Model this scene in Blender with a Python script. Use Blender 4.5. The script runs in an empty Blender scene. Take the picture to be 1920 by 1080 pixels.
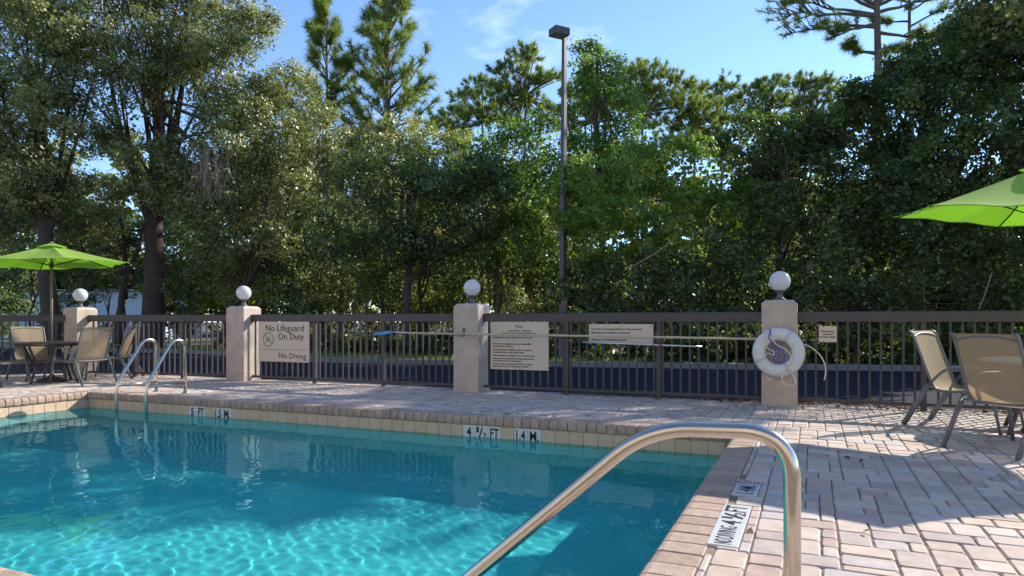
import bpy, bmesh, math, random
import numpy as np
from mathutils import Vector, Matrix
S = bpy.context.scene
COL = S.collection
rad = math.radians

# ------------------------------------------------------------------ camera, sky, sun, exposure
YAW = rad(23.7); CAM_H = 1.10; F = 1285.0 / 1920.0
cd = bpy.data.cameras.new('camera'); cam = bpy.data.objects.new('camera', cd); COL.objects.link(cam)
cam.location = (0, 0, CAM_H); cam.rotation_euler = (rad(90), 0, YAW)
cd.sensor_width = 36; cd.lens = 36 * F; cd.shift_y = 62 / 1920; cd.clip_end = 2000; cd.clip_start = 0.05
S.camera = cam

SUN_AZ = rad(35.8); SUN_EL = rad(31.5)
world = bpy.data.worlds.new('World'); S.world = world; world.use_nodes = True
nt = world.node_tree; nt.nodes.clear()
wo = nt.nodes.new('ShaderNodeOutputWorld'); bg = nt.nodes.new('ShaderNodeBackground')
sky = nt.nodes.new('ShaderNodeTexSky'); sky.sky_type = 'NISHITA'; sky.sun_disc = False
sky.sun_elevation = SUN_EL; sky.sun_rotation = SUN_AZ; sky.air_density = 0.85; sky.dust_density = 0.05; sky.ozone_density = 4.0; sky.altitude = 600
bg.inputs['Strength'].default_value = 0.122
# thin wisps of cloud low over the trees
tc = nt.nodes.new('ShaderNodeTexCoord'); mp = nt.nodes.new('ShaderNodeMapping'); mp.inputs['Scale'].default_value = (2.2, 2.2, 5.0); mp.inputs['Location'].default_value = (3.4, 1.1, 0.6)
cn = nt.nodes.new('ShaderNodeTexNoise'); cn.inputs['Scale'].default_value = 1.6; cn.inputs['Detail'].default_value = 7; cn.inputs['Roughness'].default_value = 0.55
cr = nt.nodes.new('ShaderNodeValToRGB'); cr.color_ramp.elements[0].position = 0.60; cr.color_ramp.elements[1].position = 0.92
cr.color_ramp.elements[1].color = (0.55, 0.55, 0.55, 1)
mx = nt.nodes.new('ShaderNodeMix'); mx.data_type = 'RGBA'; mx.inputs[7].default_value = (8.5, 8.8, 9.2, 1)
nt.links.new(tc.outputs['Generated'], mp.inputs['Vector']); nt.links.new(mp.outputs[0], cn.inputs['Vector'])
nt.links.new(cn.outputs['Fac'], cr.inputs['Fac']); nt.links.new(cr.outputs['Color'], mx.inputs[0])
nt.links.new(sky.outputs[0], mx.inputs[6]); nt.links.new(mx.outputs[2], bg.inputs['Color']); nt.links.new(bg.outputs[0], wo.inputs['Surface'])

sl = bpy.data.lights.new('sun', 'SUN'); sun = bpy.data.objects.new('sun', sl); COL.objects.link(sun)
sl.energy = 3.3; sl.angle = rad(0.5); sl.color = (1.0, 0.93, 0.82)
SUNV = Vector((math.sin(SUN_AZ) * math.cos(SUN_EL), math.cos(SUN_AZ) * math.cos(SUN_EL), math.sin(SUN_EL)))
sun.rotation_euler = SUNV.to_track_quat('Z', 'Y').to_euler(); sun.location = (20, 28, 30)
sl.cycles.is_caustics_light = True
S.view_settings.view_transform = 'Standard'; S.view_settings.look = 'None'
S.view_settings.gamma = 1.0; S.view_settings.use_curve_mapping = False
S.view_settings.exposure = 1.33
S.cycles.use_denoising = True
S.cycles.max_bounces = 10; S.cycles.transparent_max_bounces = 16
S.cycles.sample_clamp_indirect = 6.0

# ------------------------------------------------------------------ materials
def mat(name, color, rough=0.7, metal=0.0, vary=0.0, scale=8.0, bump=0.0, bscale=60.0, spec=0.5, objrand=None, island=None, transl=0.0, tcol=None):
    m = bpy.data.materials.new(name); m.use_nodes = True; t = m.node_tree; n = t.nodes; l = t.links
    p = n['Principled BSDF']; out = n['Material Output']
    p.inputs['Roughness'].default_value = rough; p.inputs['Metallic'].default_value = metal
    p.inputs['Specular IOR Level'].default_value = spec
    src = None
    c4 = (*color, 1)
    if objrand or island:
        cols = objrand or island
        r = n.new('ShaderNodeValToRGB'); r.color_ramp.interpolation = 'LINEAR'
        while len(r.color_ramp.elements) < len(cols): r.color_ramp.elements.new(0.5)
        for i, cc in enumerate(cols):
            r.color_ramp.elements[i].position = i / (len(cols) - 1); r.color_ramp.elements[i].color = (*cc, 1)
        if objrand:
            oi = n.new('ShaderNodeObjectInfo'); l.new(oi.outputs['Random'], r.inputs['Fac'])
        else:
            ge = n.new('ShaderNodeNewGeometry'); l.new(ge.outputs['Random Per Island'], r.inputs['Fac'])
        src = r.outputs['Color']
    tcn = n.new('ShaderNodeTexCoord'); geo = n.new('ShaderNodeNewGeometry')
    if vary > 0:
        no = n.new('ShaderNodeTexNoise'); no.inputs['Scale'].default_value = scale; no.inputs['Detail'].default_value = 6; no.inputs['Roughness'].default_value = 0.65
        l.new(geo.outputs['Position'], no.inputs['Vector'])
        mr = n.new('ShaderNodeMapRange'); mr.inputs[1].default_value = 0.3; mr.inputs[2].default_value = 0.7
        mr.inputs[3].default_value = 1 - vary; mr.inputs[4].default_value = 1 + vary
        l.new(no.outputs['Fac'], mr.inputs[0])
        mm = n.new('ShaderNodeMix'); mm.data_type = 'RGBA'; mm.blend_type = 'MULTIPLY'; mm.inputs[0].default_value = 1.0
        mm.inputs[6].default_value = c4
        if src: l.new(src, mm.inputs[6])
        cmb = n.new('ShaderNodeCombineColor')
        for k in range(3): l.new(mr.outputs[0], cmb.inputs[k])
        l.new(cmb.outputs[0], mm.inputs[7]); src = mm.outputs[2]
    if src: l.new(src, p.inputs['Base Color'])
    else: p.inputs['Base Color'].default_value = c4
    if bump > 0:
        nb = n.new('ShaderNodeTexNoise'); nb.inputs['Scale'].default_value = bscale; nb.inputs['Detail'].default_value = 5
        l.new(geo.outputs['Position'], nb.inputs['Vector'])
        b = n.new('ShaderNodeBump'); b.inputs['Strength'].default_value = bump; b.inputs['Distance'].default_value = 0.02
        l.new(nb.outputs['Fac'], b.inputs['Height']); l.new(b.outputs[0], p.inputs['Normal'])
    if transl > 0:
        tr = n.new('ShaderNodeBsdfTranslucent'); ms = n.new('ShaderNodeMixShader'); ms.inputs[0].default_value = transl
        if tcol: tr.inputs['Color'].default_value = (*tcol, 1)
        elif src: l.new(src, tr.inputs['Color'])
        else: tr.inputs['Color'].default_value = c4
        l.new(p.outputs[0], ms.inputs[1]); l.new(tr.outputs[0], ms.inputs[2]); l.new(ms.outputs[0], out.inputs['Surface'])
    return m

def leafmat(name, cols, rough=0.45, transl=0.35, tboost=1.6, spec=0.5):
    m = bpy.data.materials.new(name); m.use_nodes = True; t = m.node_tree; n = t.nodes; l = t.links
    p = n['Principled BSDF']; out = n['Material Output']
    p.inputs['Roughness'].default_value = rough; p.inputs['Specular IOR Level'].default_value = spec
    at = n.new('ShaderNodeAttribute'); at.attribute_name = 'tint'
    r = n.new('ShaderNodeValToRGB')
    while len(r.color_ramp.elements) < len(cols): r.color_ramp.elements.new(0.5)
    for i, cc in enumerate(cols):
        r.color_ramp.elements[i].position = i / (len(cols) - 1); r.color_ramp.elements[i].color = (*cc, 1)
    l.new(at.outputs['Fac'], r.inputs['Fac']); l.new(r.outputs[0], p.inputs['Base Color'])
    tr = n.new('ShaderNodeBsdfTranslucent'); ms = n.new('ShaderNodeMixShader'); ms.inputs[0].default_value = transl
    mm = n.new('ShaderNodeMix'); mm.data_type = 'RGBA'; mm.blend_type = 'MULTIPLY'; mm.inputs[0].default_value = 1
    mm.inputs[7].default_value = (tboost * 1.15, tboost * 1.2, tboost * 0.6, 1); mm.clamp_result = False
    l.new(r.outputs[0], mm.inputs[6]); l.new(mm.outputs[2], tr.inputs['Color'])
    l.new(p.outputs[0], ms.inputs[1]); l.new(tr.outputs[0], ms.inputs[2]); l.new(ms.outputs[0], out.inputs['Surface'])
    return m

PAVER_COLS = [(0.42, 0.33, 0.27), (0.52, 0.42, 0.34), (0.38, 0.31, 0.28), (0.48, 0.36, 0.29), (0.56, 0.47, 0.39), (0.43, 0.38, 0.36), (0.53, 0.42, 0.32), (0.41, 0.29, 0.235), (0.49, 0.41, 0.36), (0.54, 0.45, 0.38)]
M_paver = mat('concrete_paver', (.5, .4, .35), 0.85, vary=0.17, scale=9, bump=0.25, bscale=180, objrand=PAVER_COLS)
M_paver_i = mat('concrete_paver_field', (.5, .4, .35), 0.85, vary=0.17, scale=9, bump=0.25, bscale=180, island=PAVER_COLS)
M_sand = mat('joint_sand', (0.20, 0.16, 0.12), 0.95, vary=0.3, scale=30)
M_coping = mat('coping_brick', (.42, .32, .27), 0.8, vary=0.22, scale=16, bump=0.3, bscale=140, objrand=[(0.36, 0.25, 0.185), (0.42, 0.30, 0.225), (0.33, 0.235, 0.175), (0.43, 0.31, 0.235)])
M_tile = mat('cream_tile', (.55, .43, .30), 0.35, vary=0.10, scale=14, objrand=[(0.52, 0.38, 0.255), (0.58, 0.43, 0.30), (0.54, 0.40, 0.28)])
M_white_tile = mat('white_tile', (.60, .60, .585), 0.25, vary=0.06, scale=20)
M_grout = mat('grout', (0.40, 0.31, 0.23), 0.9, vary=0.2, scale=20)
M_black = mat('black_print', (0.015, 0.015, 0.017), 0.5)
M_red = mat('red_print', (0.45, 0.03, 0.05), 0.5)
M_plaster = mat('pool_plaster', (0.23, 0.63, 0.655), 0.8, vary=0.10, scale=1.4)
M_stucco = mat('stucco', (0.55, 0.45, 0.375), 0.92, vary=0.16, scale=4.5, bump=0.9, bscale=70)
M_bronze = mat('bronze_metal', (0.060, 0.050, 0.057), 0.45, vary=0.10, scale=5)
M_globe = mat('opal_globe', (0.75, 0.76, 0.78), 0.22, transl=0.3)
M_neck = mat('grey_metal', (0.10, 0.10, 0.105), 0.45)
M_sign = mat('sign_beige', (0.60, 0.505, 0.41), 0.45, vary=0.03, scale=3)
M_steel = mat('brushed_steel', (0.58, 0.53, 0.46), 0.20, 1.0, vary=0.05, scale=30)
M_frame = mat('chair_frame_metal', (0.13, 0.145, 0.145), 0.45, vary=0.1, scale=20)
M_sling = mat('tan_sling', (0.38, 0.28, 0.18), 0.8, vary=0.06, scale=120, transl=0.30, tcol=(0.42, 0.27, 0.15))
t = M_sling.node_tree; o_ = t.nodes['Material Output']; prev = o_.inputs['Surface'].links[0].from_socket
tp = t.nodes.new('ShaderNodeBsdfTransparent'); mz = t.nodes.new('ShaderNodeMixShader'); mz.inputs[0].default_value = 0.16
t.links.new(prev, mz.inputs[1]); t.links.new(tp.outputs[0], mz.inputs[2]); t.links.new(mz.outputs[0], o_.inputs['Surface'])
M_brown = mat('brown_metal', (0.06, 0.04, 0.038), 0.45)
M_glass_top = mat('frosted_glass', (0.42, 0.50, 0.48), 0.15)
M_lime = mat('lime_canvas', (0.30, 0.47, 0.075), 0.8, vary=0.05, scale=9, bump=0.15, bscale=300, transl=0.38, tcol=(0.22, 0.56, 0.012))
M_polewood = mat('umbrella_pole', (0.16, 0.12, 0.09), 0.5)
M_alu = mat('aluminium', (0.62, 0.62, 0.62), 0.35, 0.8)
M_tanpole = mat('fibreglass_pole', (0.50, 0.43, 0.28), 0.5, vary=0.08, scale=10)
M_blue = mat('blue_plastic', (0.10, 0.30, 0.62), 0.45)
M_bluerope = mat('blue_rope', (0.02, 0.11, 0.42), 0.8)
M_ring = mat('ring_white', (0.66, 0.66, 0.66), 0.5, vary=0.05, scale=8)
M_rope = mat('white_rope', (0.68, 0.66, 0.62), 0.8)
M_strap = mat('ring_strap', (0.52, 0.50, 0.56), 0.7)
M_asphalt = mat('asphalt', (0.022, 0.024, 0.034), 0.95, vary=0.25, scale=6, bump=0.4, bscale=150, spec=0.15)
M_kerb = mat('kerb_concrete', (0.19, 0.185, 0.18), 0.9, vary=0.2, scale=3)
M_ground = mat('ground_litter', (0.085, 0.075, 0.04), 0.95, vary=0.45, scale=1.5, bump=0.4, bscale=15)
M_lamp = mat('lamp_bronze', (0.075, 0.062, 0.065), 0.5, vary=0.1, scale=6)
M_lens = mat('lamp_lens', (0.25, 0.24, 0.18), 0.3)
M_bark = mat('oak_bark', (0.075, 0.052, 0.042), 0.95, vary=0.45, scale=9, bump=0.9, bscale=22)
M_pinebark = mat('pine_bark', (0.15, 0.105, 0.08), 0.95, vary=0.4, scale=8, bump=0.9, bscale=18)
M_greybark = mat('sapling_bark', (0.12, 0.10, 0.08), 0.95, vary=0.35, scale=10, bump=0.5, bscale=25)
M_house = mat('pale_wall', (0.42, 0.50, 0.60), 0.85, vary=0.06, scale=2)
M_roof = mat('grey_roof', (0.12, 0.12, 0.13), 0.9, vary=0.2, scale=6)
M_litter = mat('dry_leaves', (.2, .1, .06), 0.9, island=[(0.10, 0.04, 0.025), (0.20, 0.10, 0.05), (0.16, 0.06, 0.03), (0.30, 0.22, 0.13)])
M_vine = mat('dry_vine', (0.22, 0.18, 0.14), 0.95, vary=0.3, scale=5)

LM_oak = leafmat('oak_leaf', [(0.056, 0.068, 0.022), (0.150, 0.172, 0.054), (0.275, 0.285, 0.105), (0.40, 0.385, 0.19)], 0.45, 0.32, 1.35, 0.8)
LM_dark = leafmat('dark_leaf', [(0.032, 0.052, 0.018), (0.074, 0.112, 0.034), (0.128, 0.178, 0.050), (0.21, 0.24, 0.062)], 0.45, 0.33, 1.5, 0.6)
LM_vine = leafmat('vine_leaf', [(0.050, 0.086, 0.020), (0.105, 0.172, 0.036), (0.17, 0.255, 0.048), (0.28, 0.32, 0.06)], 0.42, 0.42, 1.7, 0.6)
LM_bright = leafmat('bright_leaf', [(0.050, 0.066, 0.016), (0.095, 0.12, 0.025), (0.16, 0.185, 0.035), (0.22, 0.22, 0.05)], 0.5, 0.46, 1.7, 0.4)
LM_pine = leafmat('pine_needle', [(0.070, 0.100, 0.026), (0.135, 0.180, 0.042), (0.22, 0.26, 0.065)], 0.45, 0.45, 1.7, 0.5)

# ------------------------------------------------------------------ helpers
def P(u, v, d):
    r = (u - 960) / 1285 * d; z = CAM_H - (v - 602) / 1285 * d
    return Vector((r * math.cos(YAW) - d * math.sin(YAW), r * math.sin(YAW) + d * math.cos(YAW), z))
def G(u, d, z=-0.05):
    p = P(u, 0, d); p.z = z; return p

class MB:
    def __init__(s): s.v = []; s.f = []
    def add(s, vs, fs):
        o = len(s.v); s.v += [tuple(x) for x in vs]; s.f += [tuple(i + o for i in f) for f in fs]; return s
    def box(s, x0, x1, y0, y1, z0, z1, bev=0.0):
        if bev > 0:
            b = bev
            vs = []; 
            for z, k in ((z0, 0), (z1 - b, 0), (z1, b)):
                vs += [(x0 + k, y0 + k, z), (x1 - k, y0 + k, z), (x1 - k, y1 - k, z), (x0 + k, y1 - k, z)]
            fs = [(3, 2, 1, 0), (8, 9, 10, 11)]
            for j in (0, 4):
                for i in range(4): a = j + i; c = j + (i + 1) % 4; fs.append((a, c, c + 4, a + 4))
            return s.add(vs, fs)
        vs = [(x0, y0, z0), (x1, y0, z0), (x1, y1, z0), (x0, y1, z0), (x0, y0, z1), (x1, y0, z1), (x1, y1, z1), (x0, y1, z1)]
        return s.add(vs, [(3, 2, 1, 0), (4, 5, 6, 7), (0, 1, 5, 4), (1, 2, 6, 5), (2, 3, 7, 6), (3, 0, 4, 7)])
    def tube(s, pts, r, n=8, cap=True, flat=None):
        pts = [Vector(p) for p in pts]; rs = r if isinstance(r, (list, tuple)) else [r] * len(pts)
        vs = []; fs = []; up = None
        for i, p in enumerate(pts):
            if i == 0: t = pts[1] - p
            elif i == len(pts) - 1: t = p - pts[i - 1]
            else: t = (pts[i + 1] - p).normalized() + (p - pts[i - 1]).normalized()
            if t.length < 1e-9: t = Vector((0, 0, 1))
            t.normalize()
            if up is None:
                up = Vector((0, 0, 1)) if abs(t.z) < 0.9 else Vector((1, 0, 0))
            x = t.cross(up)
            if x.length < 1e-5: x = t.orthogonal()
            x.normalize(); y = x.cross(t).normalized(); up = y
            for k in range(n):
                a = 2 * math.pi * k / n
                vs.append(p + x * (math.cos(a) * rs[i]) + y * (math.sin(a) * rs[i] * (flat or 1)))
        for i in range(len(pts) - 1):
            for k in range(n):
                a = i * n + k; b = i * n + (k + 1) % n
                fs.append((a, b, b + n, a + n))
        if cap: fs.append(tuple(range(n - 1, -1, -1))); fs.append(tuple(range((len(pts) - 1) * n, len(pts) * n)))
        return s.add(vs, fs)
    def lathe(s, prof, n=24, c=(0, 0, 0)):
        vs = []; fs = []
        for (r, z) in prof:
            for k in range(n):
                a = 2 * math.pi * k / n; vs.append((c[0] + r * math.cos(a), c[1] + r * math.sin(a), c[2] + z))
        for i in range(len(prof) - 1):
            for k in range(n):
                a = i * n + k; b = i * n + (k + 1) % n; fs.append((a, b, b + n, a + n))
        fs.append(tuple(range(n - 1, -1, -1))); fs.append(tuple(range((len(prof) - 1) * n, len(prof) * n)))
        return s.add(vs, fs)
    def mesh(s, name, m, smooth=False):
        me = bpy.data.meshes.new(name); me.from_pydata(s.v, [], s.f); me.materials.append(m)
        if smooth: me.polygons.foreach_set('use_smooth', [True] * len(me.polygons))
        me.update(); return me
    def build(s, name, m, parent=None, smooth=False, loc=None, rz=0):
        return link(name, s.mesh(name, m, smooth), parent, loc, rz)

def link(name, me, parent=None, loc=None, rz=0):
    o = bpy.data.objects.new(name, me); COL.objects.link(o)
    if parent: o.parent = parent
    if loc is not None: o.location = loc
    if rz: o.rotation_euler = (0, 0, rz)
    return o
def tag(o, label=None, cat=None, group=None, kind=None):
    if label: o['label'] = label
    if cat: o['category'] = cat
    if group: o['group'] = group
    if kind: o['kind'] = kind
    return o
def thing(name, label, cat, loc=(0, 0, 0), rz=0, group=None):
    o = bpy.data.objects.new(name, None); COL.objects.link(o); o.empty_display_size = 0.2
    o.location = loc; o.rotation_euler = (0, 0, rz); return tag(o, label, cat, group)
def copy_tree(o, parent=None):
    c = o.copy(); COL.objects.link(c); c.parent = parent
    for ch in list(o.children): copy_tree(ch, c)
    return c
def smooth_path(pts, n=6):
    pts = [Vector(p) for p in pts]; out = []
    for i in range(len(pts) - 1):
        p0 = pts[max(i - 1, 0)]; p1 = pts[i]; p2 = pts[i + 1]; p3 = pts[min(i + 2, len(pts) - 1)]
        for k in range(n):
            t = k / n
            out.append(0.5 * ((2 * p1) + (p2 - p0) * t + (2 * p0 - 5 * p1 + 4 * p2 - p3) * t * t + (3 * p1 - p0 - 3 * p2 + p3) * t ** 3))
    out.append(pts[-1]); return out
def fillet(pts, r, n=6):
    pts = [Vector(p) for p in pts]; out = [pts[0]]
    for i in range(1, len(pts) - 1):
        a = (pts[i - 1] - pts[i]); b = (pts[i + 1] - pts[i]); rr = min(r, a.length * .49, b.length * .49)
        a = pts[i] + a.normalized() * rr; b = pts[i] + b.normalized() * rr
        for k in range(n + 1):
            t = k / n; out.append(a * (1 - t) ** 2 + pts[i] * 2 * t * (1 - t) + b * t * t)
    out.append(pts[-1]); return out
def text_mesh(body, size, m, align='LEFT', extrude=0.0008, spacing=1.0, sx=1.0, bold=0.0, line=1.0):
    cu = bpy.data.curves.new('lettering', 'FONT'); cu.body = body; cu.size = size; cu.align_x = align; cu.extrude = extrude
    cu.space_character = spacing; cu.resolution_u = 2; cu.offset = bold; cu.space_line = line
    cu.offset = max(bold, .0009 if size < .08 else bold); to = bpy.data.objects.new('tmp', cu); COL.objects.link(to)
    dg = bpy.context.evaluated_depsgraph_get(); dg.update()
    me = bpy.data.meshes.new_from_object(to.evaluated_get(dg)); bpy.data.objects.remove(to)
    me.transform(Matrix.Diagonal((sx, 1, 1, 1))); me.materials.clear(); me.materials.append(m); me.name = 'lettering'
    return me
def fit_text(body, w, h, m, bold=0.0, align='LEFT'):
    """text scaled to fill a w x h rectangle whose lower left corner is the origin"""
    me = text_mesh(body, 1.0, m, bold=bold)
    co = np.empty(len(me.vertices) * 3); me.vertices.foreach_get('co', co); co = co.reshape(-1, 3)
    mn = co.min(0); mxx = co.max(0)
    co[:, 0] = (co[:, 0] - mn[0]) / (mxx[0] - mn[0]) * w; co[:, 1] = (co[:, 1] - mn[1]) / (mxx[1] - mn[1]) * h; co[:, 2] *= 0.8
    me.vertices.foreach_set('co', co.ravel()); me.update(); return me

# ------------------------------------------------------------------ setting: ground, road, pool
PX0, PX1, PY0, PY1 = -10.35, -0.71, 1.92, 7.12       # inner coping edges
WZ = -0.248                                          # water level
def ring_sheet(name, m, ox0, ox1, oy0, oy1, ix0, ix1, iy0, iy1, z):
    b = MB()
    b.add([(ox0, oy0, z), (ox1, oy0, z), (ox1, oy1, z), (ox0, oy1, z), (ix0, iy0, z), (ix1, iy0, z), (ix1, iy1, z), (ix0, iy1, z)],
          [(0, 1, 5, 4), (1, 2, 6, 5), (2, 3, 7, 6), (3, 0, 4, 7)])
    o = b.build(name, m); tag(o, kind='structure'); return o
CW = 0.235
ring_sheet('ground', M_ground, -600, 600, -600, 600, PX0 - .05, PX1 + .05, PY0 - .05, PY1 + .05, -0.10)
deck = ring_sheet('pool_deck', M_sand, -15.6, 6.5, -1.5, 9.95, PX0 - .08, PX1 + .08, PY0 - .08, PY1 + .08, -0.0105)
# skirt of the deck edge
b = MB(); b.box(-15.6, 6.5, 9.95, 10.03, -0.14, -0.005); tag(b.build('deck_edge_kerb', M_kerb), kind='structure')

# road sheet between the fence and the far kerb
KERB = [(-60, 19.5), (-40, 18.6), (-30, 18.1), (-24.0, 17.5), (-21.5, 17.75), (-17.7, 17.1), (-14.5, 15.9), (-11.9, 15.5), (-7.9, 16.0), (-2.9, 17.05), (0.9, 17.9), (4.2, 18.8), (12, 20.8), (40, 28)]
KP = [Vector((x, y, 0)) for x, y in KERB]; KS = smooth_path(KP, 5)
b = MB(); vs = []; fs = []
for i, p in enumerate(KS):
    vs += [(p.x, 10.0 if -15.6 < p.x < 6.5 else 6.0, -0.06), (p.x, p.y, -0.06)]
    if i: fs.append((2 * i - 2, 2 * i, 2 * i + 1, 2 * i - 1))
b.add(vs, fs); tag(b.build('road', M_asphalt), kind='structure')
b = MB(); vs = []; fs = []
for i, p in enumerate(KS):
    t = (KS[min(i + 1, len(KS) - 1)] - KS[max(i - 1, 0)]).normalized(); nrm = Vector((-t.y, t.x, 0))
    for off, z in ((0, -0.09), (0.0, 0.055), (0.025, 0.075), (0.17, 0.08), (0.17, -0.09)):
        q = p + nrm * off; vs.append((q.x, q.y, z))
    if i:
        for k in range(4):
            a = (i - 1) * 5 + k; fs.append((a, a + 5, a + 6, a + 1))
b.add(vs, fs); tag(b.build('road_kerb', M_kerb), kind='structure')
# grass bank behind the kerb
def leaf_arrays(pts, nrm, L, W, rng, tri=False):
    N = len(pts)
    rv = rng.normal(size=(N, 3)); a = np.cross(nrm, rv); a /= np.linalg.norm(a, axis=1)[:, None] + 1e-9
    bb = np.cross(nrm, a)
    s = rng.uniform(0.65, 1.35, N)[:, None]
    if tri:
        v = np.stack([pts - a * L * s * .5 - bb * W * s * .5, pts - a * L * s * .5 + bb * W * s * .5, pts + a * L * s * .5], 1)
    else:
        v = np.stack([pts - a * L * s * .5, pts + bb * W * s * .5, pts + a * L * s * .5, pts - bb * W * s * .5], 1)
    return v
def poly_mesh(name, v, m, tint=None):
    """v: (N,k,3) loose polygons of k corners"""
    N, k, _ = v.shape
    me = bpy.data.meshes.new(name)
    me.vertices.add(N * k); me.vertices.foreach_set('co', np.ascontiguousarray(v, dtype=np.float32).ravel())
    me.loops.add(N * k); me.loops.foreach_set('vertex_index', np.arange(N * k, dtype=np.int32))
    me.polygons.add(N); me.polygons.foreach_set('loop_start', np.arange(0, N * k, k, dtype=np.int32))
    try: me.polygons.foreach_set('loop_total', np.full(N, k, dtype=np.int32))
    except Exception: pass
    me.materials.append(m)
    if tint is not None:
        at = me.attributes.new('tint', 'FLOAT', 'FACE'); at.data.foreach_set('value', np.clip(tint, 0, 1).astype(np.float32))
    me.update(calc_edges=True); return me

rng = np.random.default_rng(5)
def grass_strip(name, n, u0, u1, d0, d1, h, m, seed):
    r = np.random.default_rng(seed)
    u = r.uniform(u0, u1, n); 
    kx = np.array([p.x for p in KS]); ky = np.array([p.y for p in KS])
    x = r.uniform(-30, -3, n) + r.exponential(1.5, n); y = np.interp(x, kx, ky) + 0.2 + r.exponential(d1, n)
    hh = h * r.uniform(.4, 1.4, n); ang = r.uniform(0, 6.28, n); lean = r.uniform(0, .7, n) * hh
    base = np.stack([x, y, np.full(n, -0.1)], 1)
    w = 0.012
    side = np.stack([np.cos(ang) * w, np.sin(ang) * w, np.zeros(n)], 1)
    la = r.uniform(0, 6.28, n)
    tip = base + np.stack([np.cos(la) * lean, np.sin(la) * lean, hh], 1)
    v = np.stack([base - side, base + side, tip], 1)
    me = poly_mesh(name, v, m, r.beta(2, 2, n)); o = link(name, me); tag(o, kind='stuff'); return o

# ---- coping
def coping_mesh(w):
    # brick with bullnose toward +x local (pool side at x=0, deck side x=-CW); w along y
    prof = [(-CW, -0.10), (-CW, -0.006), (-CW + .006, 0.0), (-0.045, 0.0), (-0.022, -0.006), (-0.006, -0.022), (0.0, -0.045), (0.0, -0.085), (-0.008, -0.105), (-0.03, -0.11)]
    g = 0.0028; b = MB(); vs = []; fs = []; n = len(prof)
    for (y, k) in ((-w / 2 + g, .006), (-w / 2 + g + .006, 0), (w / 2 - g - .006, 0), (w / 2 - g, .006)):
        cx = -CW / 2; cz = -.055
        for (x, z) in prof:
            sx = x + (k if x < cx else -k) ; sz = z - k if z > cz else z + k
            vs.append((sx, y, sz))
    for j in range(3):
        for i in range(n):
            a = j * n + i; c = j * n + (i + 1) % n; fs.append((a, c, c + n, a + n))
    fs.append(tuple(range(n))); fs.append(tuple(range(4 * n - 1, 3 * n - 1, -1)))
    b.add(vs, fs); return b.mesh('coping_brick', M_coping)
coping = bpy.data.objects.new('pool_coping', None); COL.objects.link(coping); tag(coping, kind='structure')
rr = random.Random(3)
def run_coping(p0, p1, rz, w):
    me = coping_mesh(w); p0 = Vector(p0); p1 = Vector(p1); n = max(1, round((p1 - p0).length / w))
    w2 = (p1 - p0).length / n
    for i in range(n):
        q = p0 + (p1 - p0) * ((i + .5) / n)
        o = link('coping_brick', me, coping, (q.x + rr.uniform(-.002, .002), q.y + rr.uniform(-.002, .002), rr.uniform(-.0025, .0015)), rz + rr.uniform(-.006, .006))
        o.scale = (1, w2 / w, 1)
run_coping((PX1, PY0 - CW, 0), (PX1, PY1 + CW, 0), math.pi, 0.16)             # right edge: pool lies toward -x
run_coping((PX0 + .0, PY1, 0), (PX1 - .003, PY1, 0), -math.pi / 2, 0.109)     # far edge: pool toward -y
run_coping((PX0, PY0 - CW, 0), (PX0, PY1 + CW, 0), 0, 0.109)                  # left edge: pool toward +x
run_coping((PX0 + .003, PY0, 0), (PX1 - .003, PY0, 0), math.pi / 2, 0.16)     # near edge

# ---- pool shell with waterline tiles
IN = 0.022                                            # tiles stand back under the coping nose
wx0, wx1, wy0, wy1 = PX0 - IN, PX1 + IN, PY0 - IN, PY1 + IN
ZF_R, ZF_L = -1.42, -1.62
b = MB()
q = 0.009
X0, X1, Y0, Y1 = wx0 - q, wx1 + q, wy0 - q, wy1 + q
b.add([(X0, Y0, -.105), (X1, Y0, -.105), (X1, Y1, -.105), (X0, Y1, -.105), (X0, Y0, ZF_L), (X1, Y0, ZF_R), (X1, Y1, ZF_R), (X0, Y1, ZF_L)],
      [(4, 5, 6, 7), (0, 4, 7, 3), (1, 2, 6, 5), (3, 7, 6, 2), (0, 1, 5, 4)])
pool = b.build('pool_shell', M_plaster); tag(pool, kind='structure')
TW = 0.1645; TZ0, TZ1 = -0.272, -0.115
def tile_mesh(m, name='waterline_tile'):
    b = MB(); g = .002; x0, x1 = -TW / 2 + g, TW / 2 - g; z0, z1 = TZ0, TZ1; k = .004
    b.add([(x0, 0.008, z0), (x1, .008, z0), (x1, .008, z1), (x0, .008, z1), (x0, .003, z0), (x1, .003, z0), (x1, .003, z1), (x0, .003, z1), (x0 + k, 0, z0 + k), (x1 - k, 0, z0 + k), (x1 - k, 0, z1 - k), (x0 + k, 0, z1 - k)],
          [(8, 9, 10, 11), (4, 5, 9, 8), (5, 6, 10, 9), (6, 7, 11, 10), (7, 4, 8, 11), (0, 1, 5, 4), (1, 2, 6, 5), (2, 3, 7, 6), (3, 0, 4, 7)])
    return b.mesh(name, m)
T_c = tile_mesh(M_tile); T_w = tile_mesh(M_white_tile, 'depth_tile')
band = bpy.data.objects.new('waterline_tiles', None); COL.objects.link(band); tag(band, kind='structure')
b = MB(); b.box(X0, X1, wy1 + .0085, Y1 - .0002, TZ0 - .16, -.108); b.build('grout', M_grout, band)
b = MB(); b.box(X0 + .0002, wx0 - .0085, Y0, Y1 - .01, TZ0 - .16, -.108); b.build('grout', M_grout, band)
marks = {}
xs = -3.767
for i, s_ in enumerate(['4', '1/2', 'FT', None, '1.4', 'M.']):
    marks[i] = s_
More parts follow.
